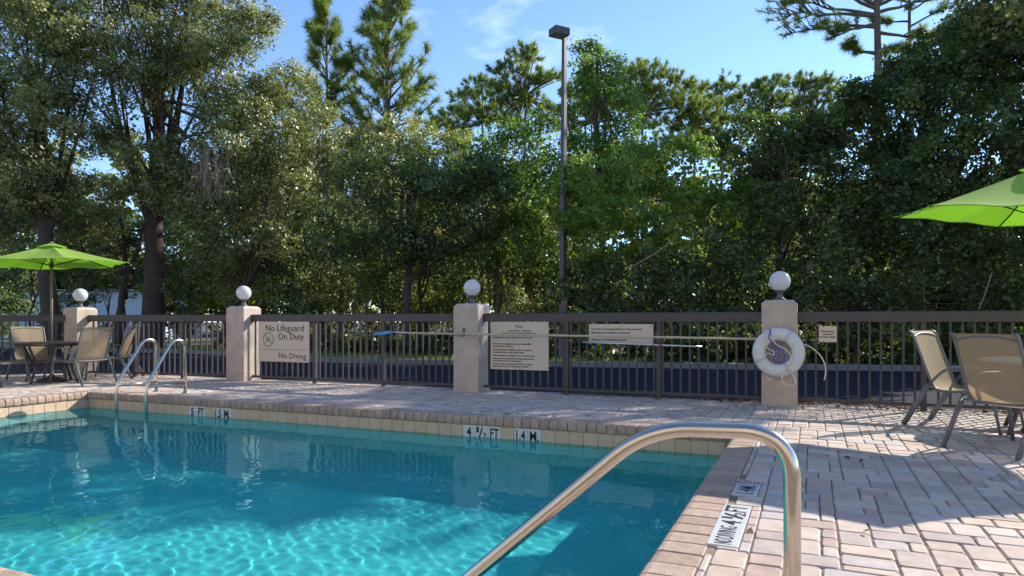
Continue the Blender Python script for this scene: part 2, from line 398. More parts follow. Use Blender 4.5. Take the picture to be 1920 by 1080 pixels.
# far wall runs left from the '4' tile and right from it
k0 = -int((xs - wx0) / TW) - 1
five = {-27: '5', -26: 'FT', -24: '1.5', -23: 'M.'}
k = k0
while True:
    xc = xs + (k + .5) * TW
    if xc + TW / 2 > wx1: break
    if xc - TW / 2 >= wx0:
        s_ = marks.get(k) or five.get(k)
        if s_:
            o = link('depth_tile', T_w, band, (xc, wy1, 0))
            wd = 0.11 if len(s_) > 1 else 0.062
            if s_ == '1/2':
                for body, x, z, w, h in (('1', -.066, .075, .03, .068), ('/', -.038, .022, .058, .118), ('2', .012, .012, .052, .066)):
                    t = link('lettering', fit_text(body, w, h, M_black, .012), o, (x, -.0012, TZ0 + z)); t.rotation_euler = (rad(90), 0, 0)
            else:
                t = link('lettering', fit_text(s_, wd, .112, M_black, .025), o, (-wd / 2, -.0012, TZ0 + .022)); t.rotation_euler = (rad(90), 0, 0)
        else:
            link('waterline_tile', T_c, band, (xc, wy1 + rr.uniform(0, .0008), 0))
        link('waterline_tile', T_c, band, (xc, wy1 + rr.uniform(0, .0008), -.159))
    k += 1
y = wy1 - TW / 2 - .002
while y - TW / 2 > wy0:
    link('waterline_tile', T_c, band, (wx0, y, 0), math.pi / 2); link('waterline_tile', T_c, band, (wx0, y, -.159), math.pi / 2); y -= TW

# ---- water
def water_mesh():
    nx, ny = 340, 186
    x = np.linspace(X0 + .0005, X1 - .0005, nx); y = np.linspace(Y0 + .0005, Y1 - .0005, ny)
    XX, YY = np.meshgrid(x, y); r = np.random.default_rng(11); Z = np.zeros_like(XX)
    for i in range(60):
        lam = 0.09 * (1.6 / 0.09) ** (r.random() ** 1.35); th = r.normal(0.4, 0.9); kx = 2 * math.pi / lam
        amp = 0.00024 * lam ** 0.55 * r.uniform(.5, 1.2)
        ph = r.uniform(0, 6.28)
        wx = XX + .25 * np.sin(YY * 1.3 + i); wy = YY + .25 * np.sin(XX * 1.1 + i * 2)
        Z += amp * np.sin(kx * (wx * math.cos(th) + wy * math.sin(th)) + ph)
    V = np.stack([XX, YY, WZ + Z], -1).reshape(-1, 3)
    idx = np.arange(nx * ny).reshape(ny, nx)
    f = np.stack([idx[:-1, :-1], idx[:-1, 1:], idx[1:, 1:], idx[1:, :-1]], -1).reshape(-1, 4)
    me = bpy.data.meshes.new('pool_water'); me.from_pydata(V.tolist(), [], f.tolist())
    me.polygons.foreach_set('use_smooth', [True] * len(me.polygons)); me.update(); return me
M_water = bpy.data.materials.new('pool_water'); M_water.use_nodes = True
t = M_water.node_tree; t.nodes.clear(); l = t.links
o_ = t.nodes.new('ShaderNodeOutputMaterial'); gg = t.nodes.new('ShaderNodeBsdfGlass')
gg.inputs['IOR'].default_value = 1.33; gg.inputs['Roughness'].default_value = 0.0; gg.inputs['Color'].default_value = (0.52, 0.93, 0.94, 1)
l.new(gg.outputs[0], o_.inputs['Surface'])
wm = water_mesh(); wm.materials.append(M_water)
water = link('pool_water', wm); tag(water, kind='structure')
water.cycles.is_caustics_caster = True
pool.cycles.is_caustics_receiver = True

# ---- pavers on the deck
U = 0.0787
def paver_mesh(w, h, seed):
    r = random.Random(seed); g = .0028; c = .017; k = .008; b = MB()
    def loop(ins, z, cr):
        x0, x1, y0, y1 = -w / 2 + g + ins, w / 2 - g - ins, -h / 2 + g + ins, h / 2 - g - ins
        o = []
        for (cx, cy, a0) in ((x1 - cr, y1 - cr, 0), (x0 + cr, y1 - cr, 90), (x0 + cr, y0 + cr, 180), (x1 - cr, y0 + cr, 270)):
            for a in (0, 45, 90): o.append((cx + cr * math.cos(rad(a0 + a)), cy + cr * math.sin(rad(a0 + a)), z))
        return o
    A = loop(0, -.03, c); B = loop(0, -.008, c); C = loop(k, 0, c * .8)
    jj = [r.uniform(-.0028, .0028) for _ in range(12)]
    A = [(x + jj[(i + 3) % 12] * .6, y - jj[(i + 8) % 12] * .6, z) for i, (x, y, z) in enumerate(A)]; B = [(x + jj[(i + 3) % 12] * .6, y - jj[(i + 8) % 12] * .6, z) for i, (x, y, z) in enumerate(B)]
    C = [(x + jj[i], y - jj[(i + 5) % 12], z) for i, (x, y, z) in enumerate(C)]
    fs = []
    for i in range(12):
        j = (i + 1) % 12; fs += [(i, j, j + 12, i + 12), (i + 12, j + 12, j + 24, i + 24)]
    fs.append(tuple(range(24, 36)))
    b.add(A + B + C, fs); return b
kinds = {(3, 2): 0, (2, 3): 0, (2, 2): 0, (1, 2): 0, (2, 1): 0, (3, 1): 0, (1, 3): 0, (1, 1): 0}
PM = {k: [paver_mesh(k[0] * U, k[1] * U, i * 7 + k[0] * 3 + k[1]) for i in range(3)] for k in kinds}
PMM = {k: [m.mesh('paver', M_paver) for m in v] for k, v in PM.items()}
gx0, gy0 = 0.037 - 198 * U, 3.839 - 62 * U
nx, ny = 278, 140
occ = np.zeros((nx, ny), bool); pid = np.zeros((nx, ny), int)
ix0, ix1, iy0, iy1 = PX0 - CW - .004, PX1 + CW + .004, PY0 - CW - .004, PY1 + CW + .004
holes = [(-.483, -.332, 3.485, 4.283), (-.475, -.321, 4.56, 4.985), (-3.76, -2.74, 7.36, 7.52), (-8.2, -7.3, 7.36, 7.52)]
rp = random.Random(21); pav = []
for i in range(nx):
    for j in range(ny):
        cx, cy = gx0 + (i + .5) * U, gy0 + (j + .5) * U
        if ix0 < cx < ix1 and iy0 < cy < iy1: occ[i, j] = True
        if any(h[0] - U * .5 < cx < h[1] + U * .5 and h[2] - U * .5 < cy < h[3] + U * .5 for h in holes[:2]) or any(h[0] < cx < h[1] and h[2] < cy < h[3] for h in holes[2:]): occ[i, j] = True
        if cy > 9.93 or cy < -1.4 or cx > 6.4 or cx < -15.5: occ[i, j] = True
def near_edge(i, j): return False
for j in range(ny):
    for i in range(nx):
        if occ[i, j]: continue
        opts = [(3, 2)] * 5 + [(2, 2)] * 3 + [(2, 3)] * 4 + [(3, 1)]
        rp.shuffle(opts)
        if j and i:
            opts.sort(key=lambda q: i + q[0] < nx and pid[i + q[0] - 1, j - 1] != pid[i + q[0], j - 1])
        opts += [(2, 2), (1, 2), (3, 1), (2, 1), (1, 3), (1, 1)]
        for (a, c) in opts:
            if i + a > nx or j + c > ny or occ[i:i + a, j:j + c].any(): continue
            # avoid leaving one-cell slivers
            if a >= 2 and i + a + 1 < nx and not occ[i + a, j] and occ[i + a + 1, j] and rp.random() < .8: continue
            occ[i:i + a, j:j + c] = True; pid[i:i + a, j:j + c] = len(pav) + 1
            pav.append((gx0 + (i + a / 2) * U, gy0 + (j + c / 2) * U, a, c)); break
def vis(p):
    x, y, a, c = p
    d = -x * math.sin(YAW) * 1 + y * math.cos(YAW); r = x * math.cos(YAW) + y * math.sin(YAW)
    if d < .5: return 0
    u = 960 + 1285 * r / d; v = 602 + 1285 * 1.1 / d
    if u < -20 or u > 1945 or v > 1095: return 0
    return a * c / d ** 3
def in_hole(p): return any(h[0] - .02 < p[0] < h[1] + .02 and h[2] - .02 < p[1] < h[3] + .02 for h in holes)
pav.sort(key=vis, reverse=True)
for (x, y, a, c) in pav[:225]:
    o = link('paver', rp.choice(PMM[(a, c)]), deck, (x, y, rp.uniform(-.003, .0015)))
    o.rotation_euler = (rp.uniform(-.008, .008), rp.uniform(-.008, .008), rp.uniform(-.014, .014))
b = MB()
for (x, y, a, c) in pav[225:]:
    if y < 1.2 or x < -15.4 or (x < -10.4 and y < 4.2) or (x > 4 and y < 4): continue
    m_ = rp.choice(PM[(a, c)]); z = rp.uniform(-.003, .0015)
    b.add([(vx + x, vy + y, vz + z) for vx, vy, vz in m_.v], m_.f)
o = b.build('paving_field', M_paver_i, deck); tag(o, kind='stuff')
# cut paver strips that frame the deck markers
for h in holes[:2]:
    cells = [(i, j) for i in range(nx) for j in range(ny) if h[0] - U * .5 < gx0 + (i + .5) * U < h[1] + U * .5 and h[2] - U * .5 < gy0 + (j + .5) * U < h[3] + U * .5 and gx0 + (i + .5) * U > ix1]
    fx0 = max(ix1, gx0 + min(c[0] for c in cells) * U) + .002; fx1 = gx0 + (max(c[0] for c in cells) + 1) * U - .002
    fy0 = gy0 + min(c[1] for c in cells) * U + .002; fy1 = gy0 + (max(c[1] for c in cells) + 1) * U - .002
    def strip(x0, x1, y0, y1):
        if x1 - x0 < .008 or y1 - y0 < .008: return
        b = MB(); b.box(x0, x1, y0, y1, -.03, -.0005, min(.006, (x1 - x0) * .3)); b.build('paver', M_paver, deck)
    yy0 = fy0
    while h[1] + .003 < fx1 and yy0 < fy1 - .02:
        yy1 = min(fy1, yy0 + .155); strip(h[1] + .003, fx1, yy0, yy1 - .004); yy0 = yy1
    strip(fx0, h[1], fy0, h[2] - .003); strip(fx0, h[1], h[3] + .003, fy1); strip(fx0, h[0] - .002, h[2], h[3])
ys = -1.0
while ys < PY1 + CW - .1:
    ln = rr.choice((.155, .155, .233))
    if not any(h[2] - .07 < ys + ln and ys < h[3] + .07 for h in holes[:2]):
        b = MB(); b.box(ix1 + .001, -.4372, ys + .003, ys + ln - .003, -.03, rr.uniform(-.003, .001), .007); b.build('paver', M_paver, deck)
    ys += ln
# ---- deck depth markers (white tile strips with print)
def marker(name, label, x0, x1, y0, y1, items, group='depth markers set in the deck', axis='Y'):
    o = thing(name, label, 'depth marker', ((x0 + x1) / 2, (y0 + y1) / 2, 0), 0, group)
    w, h = x1 - x0, y1 - y0
    b = MB(); b.box(-w / 2, w / 2, -h / 2, h / 2, -.012, .003, .003); b.build('plate', M_white_tile, o)
    Lg, Wd = (h, w) if axis == 'Y' else (w, h)
    for body, s0, s1, a0, a1, m in items:      # s along reading direction 0..1, a across 0..1 (bottom to top)
        wd, ht = (s1 - s0) * Lg, (a1 - a0) * Wd
        if body == 'NOSIGN':
            me = bmesh.new(); bb = MB(); n = 24
            vs = []; fs = []
            for kk in range(n):
                an = 2 * math.pi * kk / n
                for rr_ in (.5, .38): vs.append((wd / 2 + wd * rr_ * math.cos(an), ht / 2 + ht * rr_ * math.sin(an), 0.0006))
                fs.append((2 * kk, (2 * kk + 2) % (2 * n), (2 * kk + 3) % (2 * n), 2 * kk + 1))
            bb.add(vs, fs)
            bb.add([(wd * .2, ht * .75, .0006), (wd * .27, ht * .84, .0006), (wd * .8, ht * .25, .0006), (wd * .73, ht * .16, .0006)], [(0, 1, 2, 3)])
            bb.add([(wd * .3, ht * .35, .0003), (wd * .7, ht * .5, .0003), (wd * .72, ht * .58, .0003), (wd * .28, ht * .42, .0003)], [(0, 1, 2, 3)])
            ms_ = bb.mesh('symbol', m); nm = 'symbol'; me.free()
        else:
            ms_ = fit_text(body, wd, ht, m, .012 if len(body) < 3 and body != 'NO' else .004); nm = 'lettering'
        if axis == 'Y':      # reads along +Y, tops toward the pool (-X)
            t = link(nm, ms_, o, (w / 2 - a0 * w, -h / 2 + s0 * h, .0036), math.pi / 2)
        else:                # far deck: reads along -X, tops toward the pool (-Y)
            t = link(nm, ms_, o, (w / 2 - s0 * w, h / 2 - a0 * h, .0036), math.pi)
    return o
marker('depth_marker', 'white deck tile reading NO DIVING 4 1/2 FT beside the coping', -.483, -.332, 3.485, 4.283,
       [('NO', .03, .125, .22, .80, M_black), ('DIVING', .145, .42, .22, .80, M_black), ('4', .46, .56, .15, .85, M_black), ('1', .61, .65, .5, .9, M_black), ('/', .62, .75, .15, .85, M_black), ('2', .70, .78, .1, .5, M_black), ('FT', .80, .97, .12, .9, M_black)])
marker('depth_marker', 'white deck tile reading 1.4 M with a red no diving symbol', -.475, -.321, 4.56, 4.985,
       [('1.4', .05, .34, .15, .85, M_black), ('M.', .37, .62, .12, .85, M_black), ('NOSIGN', .68, .96, .36, .98, M_red), ('NO', .72, .93, .20, .32, M_red), ('DIVING', .72, .93, .05, .16, M_red)])
marker('depth_marker', 'white deck tile at the far edge behind the 1.4 M wall tiles', -3.26, -2.78, 7.37, 7.51,
       [('4', .06, .2, .15, .85, M_black), ('1/2', .26, .58, .15, .85, M_black), ('FT', .66, .94, .15, .85, M_black)], axis='X')
marker('depth_marker', 'white deck tile at the far edge behind the 4 1/2 FT wall tiles', -3.74, -3.40, 7.37, 7.51,
       [('1.4', .06, .5, .15, .85, M_black), ('M.', .58, .94, .15, .85, M_black)], axis='X')
marker('depth_marker', 'white deck tile on the far edge right of the chrome ladder', -8.17, -7.33, 7.37, 7.51,
       [('NO', .03, .12, .2, .8, M_black), ('DIVING', .17, .45, .2, .8, M_black), ('5', .55, .62, .15, .85, M_black), ('FT', .70, .88, .15, .85, M_black)], axis='X')

# ------------------------------------------------------------------ unseen hotel behind the camera, added so its sunlit wall bounces warm light
M_hotel = mat('hotel_stucco', (0.56, 0.48, 0.40), 0.9, vary=0.06, scale=2, bump=0.2, bscale=60)
M_pane = mat('window_glass', (0.03, 0.035, 0.04), 0.08)
ht = thing('hotel_building', 'tan stucco hotel facing the pool from behind the camera', 'building', (-6, -9.0, 0))
b = MB(); b.box(-26, 24, -8, 0, -.1, 10.5); b.build('wall', M_hotel, ht)
b = MB(); b.box(-26.5, 24.5, -8.5, .5, 10.5, 10.9); b.build('roof', M_roof, ht)
wf = MB(); wf.box(-.85, .85, 0, .06, 0, 1.6); wfm = wf.mesh('window', M_globe)
wp = MB(); wp.box(-.77, -.03, .062, .07, .08, 1.52); wp.box(.03, .77, .062, .07, .08, 1.52); wpm = wp.mesh('pane', M_pane)
for fl in range(3):
    for k in range(11):
        w_ = link('window', wfm, ht, (-23.5 + k * 4.5, .002, 1.0 + fl * 3.2)); link('pane', wpm, w_)

# ------------------------------------------------------------------ fence, pillars, globes
PIL = [(-0.40, 9.735), (-4.97, 9.735), (-9.76, 9.735), (-13.62, 9.22), (4.30, 9.735)]
PLAB = ['beige stucco pillar carrying the white life ring', 'beige stucco pillar crossed by the long rescue pole', 'beige stucco pillar left of the No Lifeguard sign', 'pale stucco pillar behind the patio table at the fence corner', 'beige stucco pillar at the right end of the fence']
PW = 0.215
def pillar(i, x, y):
    o = thing('stucco_pillar', PLAB[i], 'pillar', (x, y, 0), 0, 'stucco pillars along the fence')
    b = MB(); b.box(-PW, PW, -PW, PW, -.12, 1.375, .045); b.build('column', M_stucco, o)
    g = thing('globe_lamp', ['white globe lamp above the pillar with the life ring', 'white globe lamp above the pillar crossed by the pole', 'white globe lamp above the pillar left of the lifeguard sign', 'small white globe lamp beside the left green umbrella pole', 'white globe lamp on the right end pillar'][i], 'lamp', (x, y, 1.375), 0, 'globe lamps on the pillars')
    b = MB(); b.lathe([(.085, 0), (.085, .012), (.045, .03), (.038, .06), (.038, .105), (.06, .112), (.066, .14), (.05, .145)], 20); b.build('neck', M_neck, g, True)
    b = MB(); b.lathe([(.135 * math.sin(a) + 1e-4, .252 - .135 * math.cos(a)) for a in [math.pi * (k + .3) / 16.6 for k in range(17)]], 28); b.build('globe', M_globe, g, True)
    return o
for i, (x, y) in enumerate(PIL[:4]): pillar(i, x, y)
pick_me = None
def fence(p0, p1, nposts, label, sp=.124, z_b=.055):
    p0 = Vector((*p0, 0)); p1 = Vector((*p1, 0)); L = (p1 - p0).length; a = math.atan2(p1.y - p0.y, p1.x - p0.x)
    o = thing('metal_fence', label, 'fence', p0, a, 'metal fence panels between the pillars')
    b = MB(); b.box(0, L, -.045, .045, 1.092, 1.222, .012); b.build('top_rail', M_bronze, o)
    b = MB(); b.box(0, L, -.018, .018, z_b, z_b + .04); b.build('bottom_rail', M_bronze, o)
    pb = MB(); pb.box(-.0125, .0125, -.0125, .0125, z_b + .04, 1.092); pm = pb.mesh('picket', M_bronze)
    qb = MB(); qb.box(-.03, .03, -.032, .032, -.11, 1.092); qm = qb.mesh('post', M_bronze)
    pos = [L * (k + 1) / (nposts + 1) for k in range(nposts)]
    for x in pos: link('post', qm, o, (x, 0, 0))
    n = int(L / sp); off = (L - (n - 1) * sp) / 2
    for k in range(n):
        x = off + k * sp
        if min([abs(x - q) for q in pos] + [9]) < .045: continue
        link('picket', pm, o, (x, 0, 0))
    return o
for (pa, pb_, n, lb) in [((PIL[0][0] + PW + .002, 9.735), (4.1, 9.735), 2, 'dark bronze fence panel behind the right patio chairs'),
                         ((PIL[1][0] + PW + .002, 9.735), (PIL[0][0] - PW - .002, 9.735), 2, 'dark bronze fence panel carrying the Pool rules sign'),
                         ((PIL[2][0] + PW + .002, 9.735), (PIL[1][0] - PW - .002, 9.735), 2, 'dark bronze fence panel carrying the No Lifeguard sign'),
                         ((PIL[3][0] + PW + .01, 9.25), (PIL[2][0] - PW - .002, 9.70), 2, 'dark bronze fence panel behind the chrome pool ladder'),
                         ((-15.9, 6.1), (-13.75, 9.08), 2, 'dark bronze fence panel turning forward past the patio table')]:
    fence(pa, pb_, n, lb)

# ---- signs on the fence
def sign(name, label, x0, x1, z0, z1, lines, screws=6, Y=9.672):
    w, h = x1 - x0, z1 - z0
    o = thing(name, label, 'sign', ((x0 + x1) / 2, Y, z0), 0, 'beige signs on the fence')
    b = MB(); b.box(-w / 2, w / 2, 0, .006, 0, h); b.build('panel', M_sign, o)
    sm = MB(); sm.lathe([(.007, 0), (.007, .002), (.004, .003)], 8); sme = sm.mesh('screw', M_black)
    for px in ([-w / 2 + .04, 0, w / 2 - .04] if screws == 6 else [-w / 4, w / 4]):
        for pz in ([.03, h - .03] if screws == 6 else [h - .012]):
            t = link('screw', sme, o, (px, -.0005, pz)); t.rotation_euler = (rad(90), 0, 0)
    for (body, x, z, size, align, sx, bold) in lines:
        t = link('lettering', text_mesh(body, size, M_black, align, .0006, sx=sx, bold=bold, line=1.05), o, (x, -.0016, z)); t.rotation_euler = (rad(90), 0, 0)
    return o, w, h
so, w, h = sign('safety_sign', 'large beige sign reading No Lifeguard On Duty and No Diving', -9.34, -8.17, .362, 1.088,
     [('No Lifeguard', .47, .555, .165, 'RIGHT', 1.02, .001), ('On Duty', .47, .405, .165, 'RIGHT', 1.0, .001), ('No Diving', .52, .065, .145, 'RIGHT', 1.05, 0)])
b = MB(); b.box(-.565, .555, -.0012, 0, .218, .223); b.build('rule_line', M_black, so)
b = MB(); n = 40; vs = []; fs = []
for k in range(n):
    a = 2 * math.pi * k / n
    for r_ in (.128, .116): vs.append((-.345 + r_ * math.cos(a), -.0014, .405 + r_ * math.sin(a)))
    fs.append((2 * k, 2 * k + 1, (2 * k + 3) % (2 * n), (2 * k + 2) % (2 * n)))
b.add(vs, fs)
def stroke(b, x0, z0, x1, z1, wd, y=-.0016):
    dx, dz = x1 - x0, z1 - z0; L = math.hypot(dx, dz); px, pz = -dz / L * wd / 2, dx / L * wd / 2
    b.add([(x0 + px, y, z0 + pz), (x1 + px, y, z1 + pz), (x1 - px, y, z1 - pz), (x0 - px, y, z0 - pz)], [(0, 1, 2, 3)])
stroke(b, -.43, .485, -.26, .325, .013); stroke(b, -.385, .345, -.30, .475, .009); stroke(b, -.43, .41, -.25, .405, .004)
stroke(b, -.40, .37, -.34, .42, .012, -.0018)
b.build('no_diving_symbol', M_black, so)
sign('rules_sign', 'tall beige sign headed Pool with hours and rules', -4.61, -3.645, .352, 1.088,
     [('Pool', .0, .642, .066, 'CENTER', 1.0, 0), ('hours: 8:00 am - 10:00 pm', 0, .588, .036, 'CENTER', 1.0, 0), ('Pool for use by registered guests only.', 0, .548, .036, 'CENTER', 1.0, 0),
      ('No lifeguard on duty. Swim at your own risk.', -.44, .485, .036, 'LEFT', 1.0, 0),
      ('Owners & management are not responsible\nfor accidents or injuries.', -.44, .385, .036, 'LEFT', 1, 0),
      ('Non-swimmers & children under 14 must be\naccompanied by a responsible adult.', -.44, .292, .036, 'LEFT', 1, 0),
      ('Glass containers prohibited. Do not swim alone.', -.44, .205, .036, 'LEFT', 1, 0),
      ('Persons with communicable diseases shall not use\npool. Shower before entering pool.', -.44, .158, .034, 'LEFT', 1, 0),
      ('Persons under the influence of alcohol or drugs\nshall not use pool. No running or horseplay.', -.44, .075, .034, 'LEFT', 1, 0)])
sign('rules_sign', 'wide beige sign about food, capacity and showers', -3.01, -2.065, .772, 1.056,
     [('No food or beverage allowed in the pool area.', -.44, .20, .040, 'LEFT', 1, 0), ('Maximum pool capacity: 18 persons', -.44, .148, .040, 'LEFT', 1, 0),
      ('All persons must take a cleansing shower before', -.44, .096, .040, 'LEFT', 1, 0), ('entering or re-entering the pool.', -.44, .046, .040, 'LEFT', 1, 0)])
sign('restroom_sign', 'small beige sign reading Restrooms Located In The Lobby', .072, .278, .83, 1.036,
     [('Restrooms', 0, .128, .034, 'CENTER', 1, .0005), ('Located', 0, .092, .034, 'CENTER', 1, .0005), ('In The Lobby', 0, .056, .034, 'CENTER', 1, .0005)], screws=2)

# ---- poles hung along the fence
o = thing('rescue_pole', 'long tan rescue pole with a blue tip across the fence', 'pole', (-5.0, 9.42, .88))
b = MB(); b.tube([(-.95, 0, .028), (4.36, 0, -.012)], .0165, 10); b.build('shaft', M_tanpole, o, True)
b = MB(); b.tube([(-1.3, 0, .045), (-.75, 0, .026)], .012, 10); b.build('ferrule', M_alu, o, True)
b = MB(); vs = []
b.tube([(-1.64, 0, -.005), (-1.58, 0, .004), (-1.48, 0, .018), (-1.36, 0, .030), (-1.28, 0, .042), (-1.22, 0, .046)], [.006, .022, .034, .036, .024, .012], 12, flat=.8); b.build('blade', M_blue, o, True)
o = thing('net_pole', 'short silver pole hanging below the tan rescue pole', 'pole', (-2.93, 9.43, .80))
b = MB(); b.tube([(-.1, 0, -.004), (1.57, 0, -.043)], .012, 10); b.build('shaft', M_alu, o, True)
b = MB(); b.tube([(1.0, 0, -.030), (1.04, 0, -.031)], .018, 10); b.build('collar', M_red, o, True)
for (x, z, lb) in ((-5.0, .86, 'small grey hook bracket on the pillar under the tan pole'), (-2.0, .78, 'small grey hook holding both poles to the fence post')):
    o = thing('pole_hook', lb, 'hook', (x, 9.515 if x < -4 else 9.70, z), 0, 'hooks that hold the poles')
    b = MB(); b.box(-.02, .02, -.008, .002, .01, .13); b.build('back_plate', M_neck, o)
    b = MB(); b.tube(smooth_path([(0, -.005, .03), (0, -.06, .0), (0, -.12, .0), (0, -.13, .05)] if x < -4 else [(0, -.005, .03), (0, -.15, -.03), (0, -.30, -.03), (0, -.31, .02)], 4), .006, 6); b.build('prong', M_neck, o, True)

# ---- life ring and ropes
lr = thing('life_ring', 'white life ring hung on the stucco pillar', 'life ring', (-.405, 9.425, .697))
RM, Rm = .235, .083
def torus(b, R, r, n=48, m=16, a0=0, a1=2 * math.pi, close=True, ys=.8):
    vs = []; fs = []; c = n if close else n + 1
    for i in range(c):
        a = a0 + (a1 - a0) * i / n
        for j in range(m):
            t = 2 * math.pi * j / m; q_ = R + r * math.cos(t); vs.append((q_ * math.cos(a), -r * ys * math.sin(t), q_ * math.sin(a)))
    for i in range(n):
        i2 = (i + 1) % c
        for j in range(m):
            j2 = (j + 1) % m; fs.append((i * m + j, i2 * m + j, i2 * m + j2, i * m + j2))
    b.add(vs, fs)
b = MB(); torus(b, RM, Rm); b.build('ring', M_ring, lr, True)
for a in (62, 205, 300, 340 - 10):
    if a == 330: continue
    b = MB(); torus(b, RM, Rm + .003, 4, 16, rad(a - 5), rad(a + 5), False); b.build('strap', M_strap, lr, True)
def rope(parent, pts, r, m, name='rope'):
    b = MB(); b.tube(smooth_path(pts, 6), r, 6); return b.build(name, m, parent, True)
rope(lr, [(-.16, -.075, .27), (-.17, -.08, .15), (-.12, -.06, .05), (-.05, -.05, .01), (-.06, -.05, -.03), (-.13, -.05, -.01), (-.17, -.05, -.05)], .0075, M_rope, 'grab_rope')
rope(lr, [(-.02, -.08, .25), (-.05, -.085, .15), (.0, -.08, .09), (.08, -.07, .05), (.14, -.07, -.02), (.16, -.07, -.1), (.12, -.075, -.18), (.06, -.08, -.27), (.05, -.08, -.36), (.11, -.08, -.41), (.19, -.08, -.40), (.20, -.08, -.33), (.15, -.085, -.24), (.10, -.08, -.15)], .0075, M_rope, 'grab_rope')
rope(lr, [(.31, -.02, .11), (.40, .0, .06), (.49, .02, -.03), (.545, .03, -.15), (.55, .03, -.26), (.535, .03, -.34)], .0075, M_rope, 'trailing_rope')
rope(lr, [(-.14, -.07, -.29), (-.13, -.06, -.335), (-.09, -.06, -.345), (-.06, -.06, -.32)], .0065, M_rope, 'grab_rope')
br = thing('rope_coil', 'bundle of blue rope hanging inside the life ring', 'rope', (-.43, 9.47, .70))
for k in range(3):
    dx = -.02 + k * .03
    rope(br, [(dx - .02, -.04, .10), (dx - .035 + .01 * k, -.05, 0), (dx, -.05 - .004 * k, -.10 - .01 * (k % 3)), (dx + .04, -.05, -.125), (dx + .06, -.05, -.05), (dx + .03, -.045, .05), (dx + .02, -.04, .12)], .0058, M_bluerope, 'strand')
rope(br, [(-.02, -.05, .13), (-.06, -.115, .22), (-.08, -.12, .29), (-.06, -.12, .27), (-.09, -.125, .20), (-.05, -.10, .13)], .006, M_bluerope, 'strand')

# ------------------------------------------------------------------ pool ladder and stair rail
lad = thing('pool_ladder', 'chrome pool ladder with two arched rails at the far edge', 'ladder', (-9.08, PY1, 0))
for sx in (-.31, .31):
    b = MB(); path = fillet([(sx, -.22, -1.0), (sx, -.22, .17), (sx, .24, .82), (sx, .45, .80), (sx, .45, 0.0)], .13, 8)
    b.tube(path, .024, 12); b.build('rail', M_steel, lad, True)
    b = MB(); b.tube([(sx, -.20, .15), (sx, .44, .15)], .019, 10); b.build('tie_bar', M_steel, lad, True)
    b = MB(); b.lathe([(.055, .002), (.055, .008), (.03, .016), (.026, .03)], 18, (sx, .45, 0)); b.build('flange', M_steel, lad, True)
for z in (-.45, -.75):
    b = MB(); b.box(-.29, .29, -.26, -.18, z, z + .03, .008); b.build('tread', M_white_tile, lad)
hr = thing('stair_handrail', 'stainless handrail in the foreground sloping into the pool', 'handrail', (-.055, 2.16, 0))
b = MB(); b.tube(fillet([(0.0, 0, -.02), (0.0, 0, .775), (-.42, 0, .762), (-1.25, 0, .02), (-1.25, 0, -.9)], .145, 14), .0242, 20); b.build('rail', M_steel, hr, True)
b = MB(); b.lathe([(.06, .002), (.06, .01), (.034, .02), (.027, .035)], 20); b.build('flange', M_steel, hr, True)

# ------------------------------------------------------------------ chairs, tables, umbrellas
def make_chair(label):
    o = thing('patio_chair', label, 'chair', group='tan sling patio chairs')
    prof = smooth_path([(.30, .375), (.27, .405), (.12, .405), (-.08, .385), (-.215, .385), (-.285, .43), (-.345, .58), (-.43, .82), (-.485, .965), (-.52, .995)], 4)
    prof = [(p.x, p.y) for p in [Vector((a[0], a[1], 0)) for a in prof]]
    b = MB(); vs = []; fs = []; m = 9
    for i, (y, z) in enumerate(prof):
        for k in range(m):
            t = k / (m - 1); sag = .016 * math.sin(math.pi * t) * math.sin(math.pi * min(1, i / (len(prof) - 1)))
            vs.append((-.262 + .524 * t, y + sag * (.9 if z > .45 else 0) * -1, z - sag * (1 if z <= .45 else .3)))
        if i:
            for k in range(m - 1):
                a = (i - 1) * m + k; fs.append((a, a + 1, a + m + 1, a + m))
    b.add(vs, fs); b.build('sling', M_sling, o, True)
    for s in (-1, 1):
        b = MB(); b.tube([(s * .272, y, z) for y, z in prof], .0135, 8); b.build('side_rail', M_frame, o, True)
        b = MB(); b.tube(fillet([(s * .30, .23, .50), (s * .31, .17, .635), (s * .315, -.14, .635), (s * .31, -.315, .44)], .12, 6), .0135, 8, flat=1.3); b.build('arm', M_frame, o, True)
        b = MB(); b.tube([(s * .315, .33, 0), (s * .30, .23, .50)], [.013, .014], 8, flat=1.6); b.build('leg', M_frame, o, True)
        b = MB(); b.tube([(s * .31, -.315, .44), (s * .315, -.56, 0)], [.015, .015], 8, flat=1.9); b.build('leg', M_frame, o, True)
    b = MB(); b.tube(smooth_path([(-.272, -.475, .935), (-.12, -.487, .965), (.0, -.49, .972), (.12, -.487, .965), (.272, -.475, .935)], 4), .010, 8); b.build('top_bar', M_frame, o, True)
    b = MB(); b.tube(smooth_path([(-.30, -.33, .415), (0, -.325, .40), (.30, -.33, .415)], 3), .011, 8); b.build('rear_bar', M_frame, o, True)
    b = MB(); b.tube([(-.30, .235, .375), (.30, .235, .375)], .011, 8); b.build('front_bar', M_frame, o, True)
    return o
proto = make_chair('')
def place(o, x, y, face, label):
    o.location = (x, y, 0); o.rotation_euler = (0, 0, face - math.pi / 2); o['label'] = label; return o
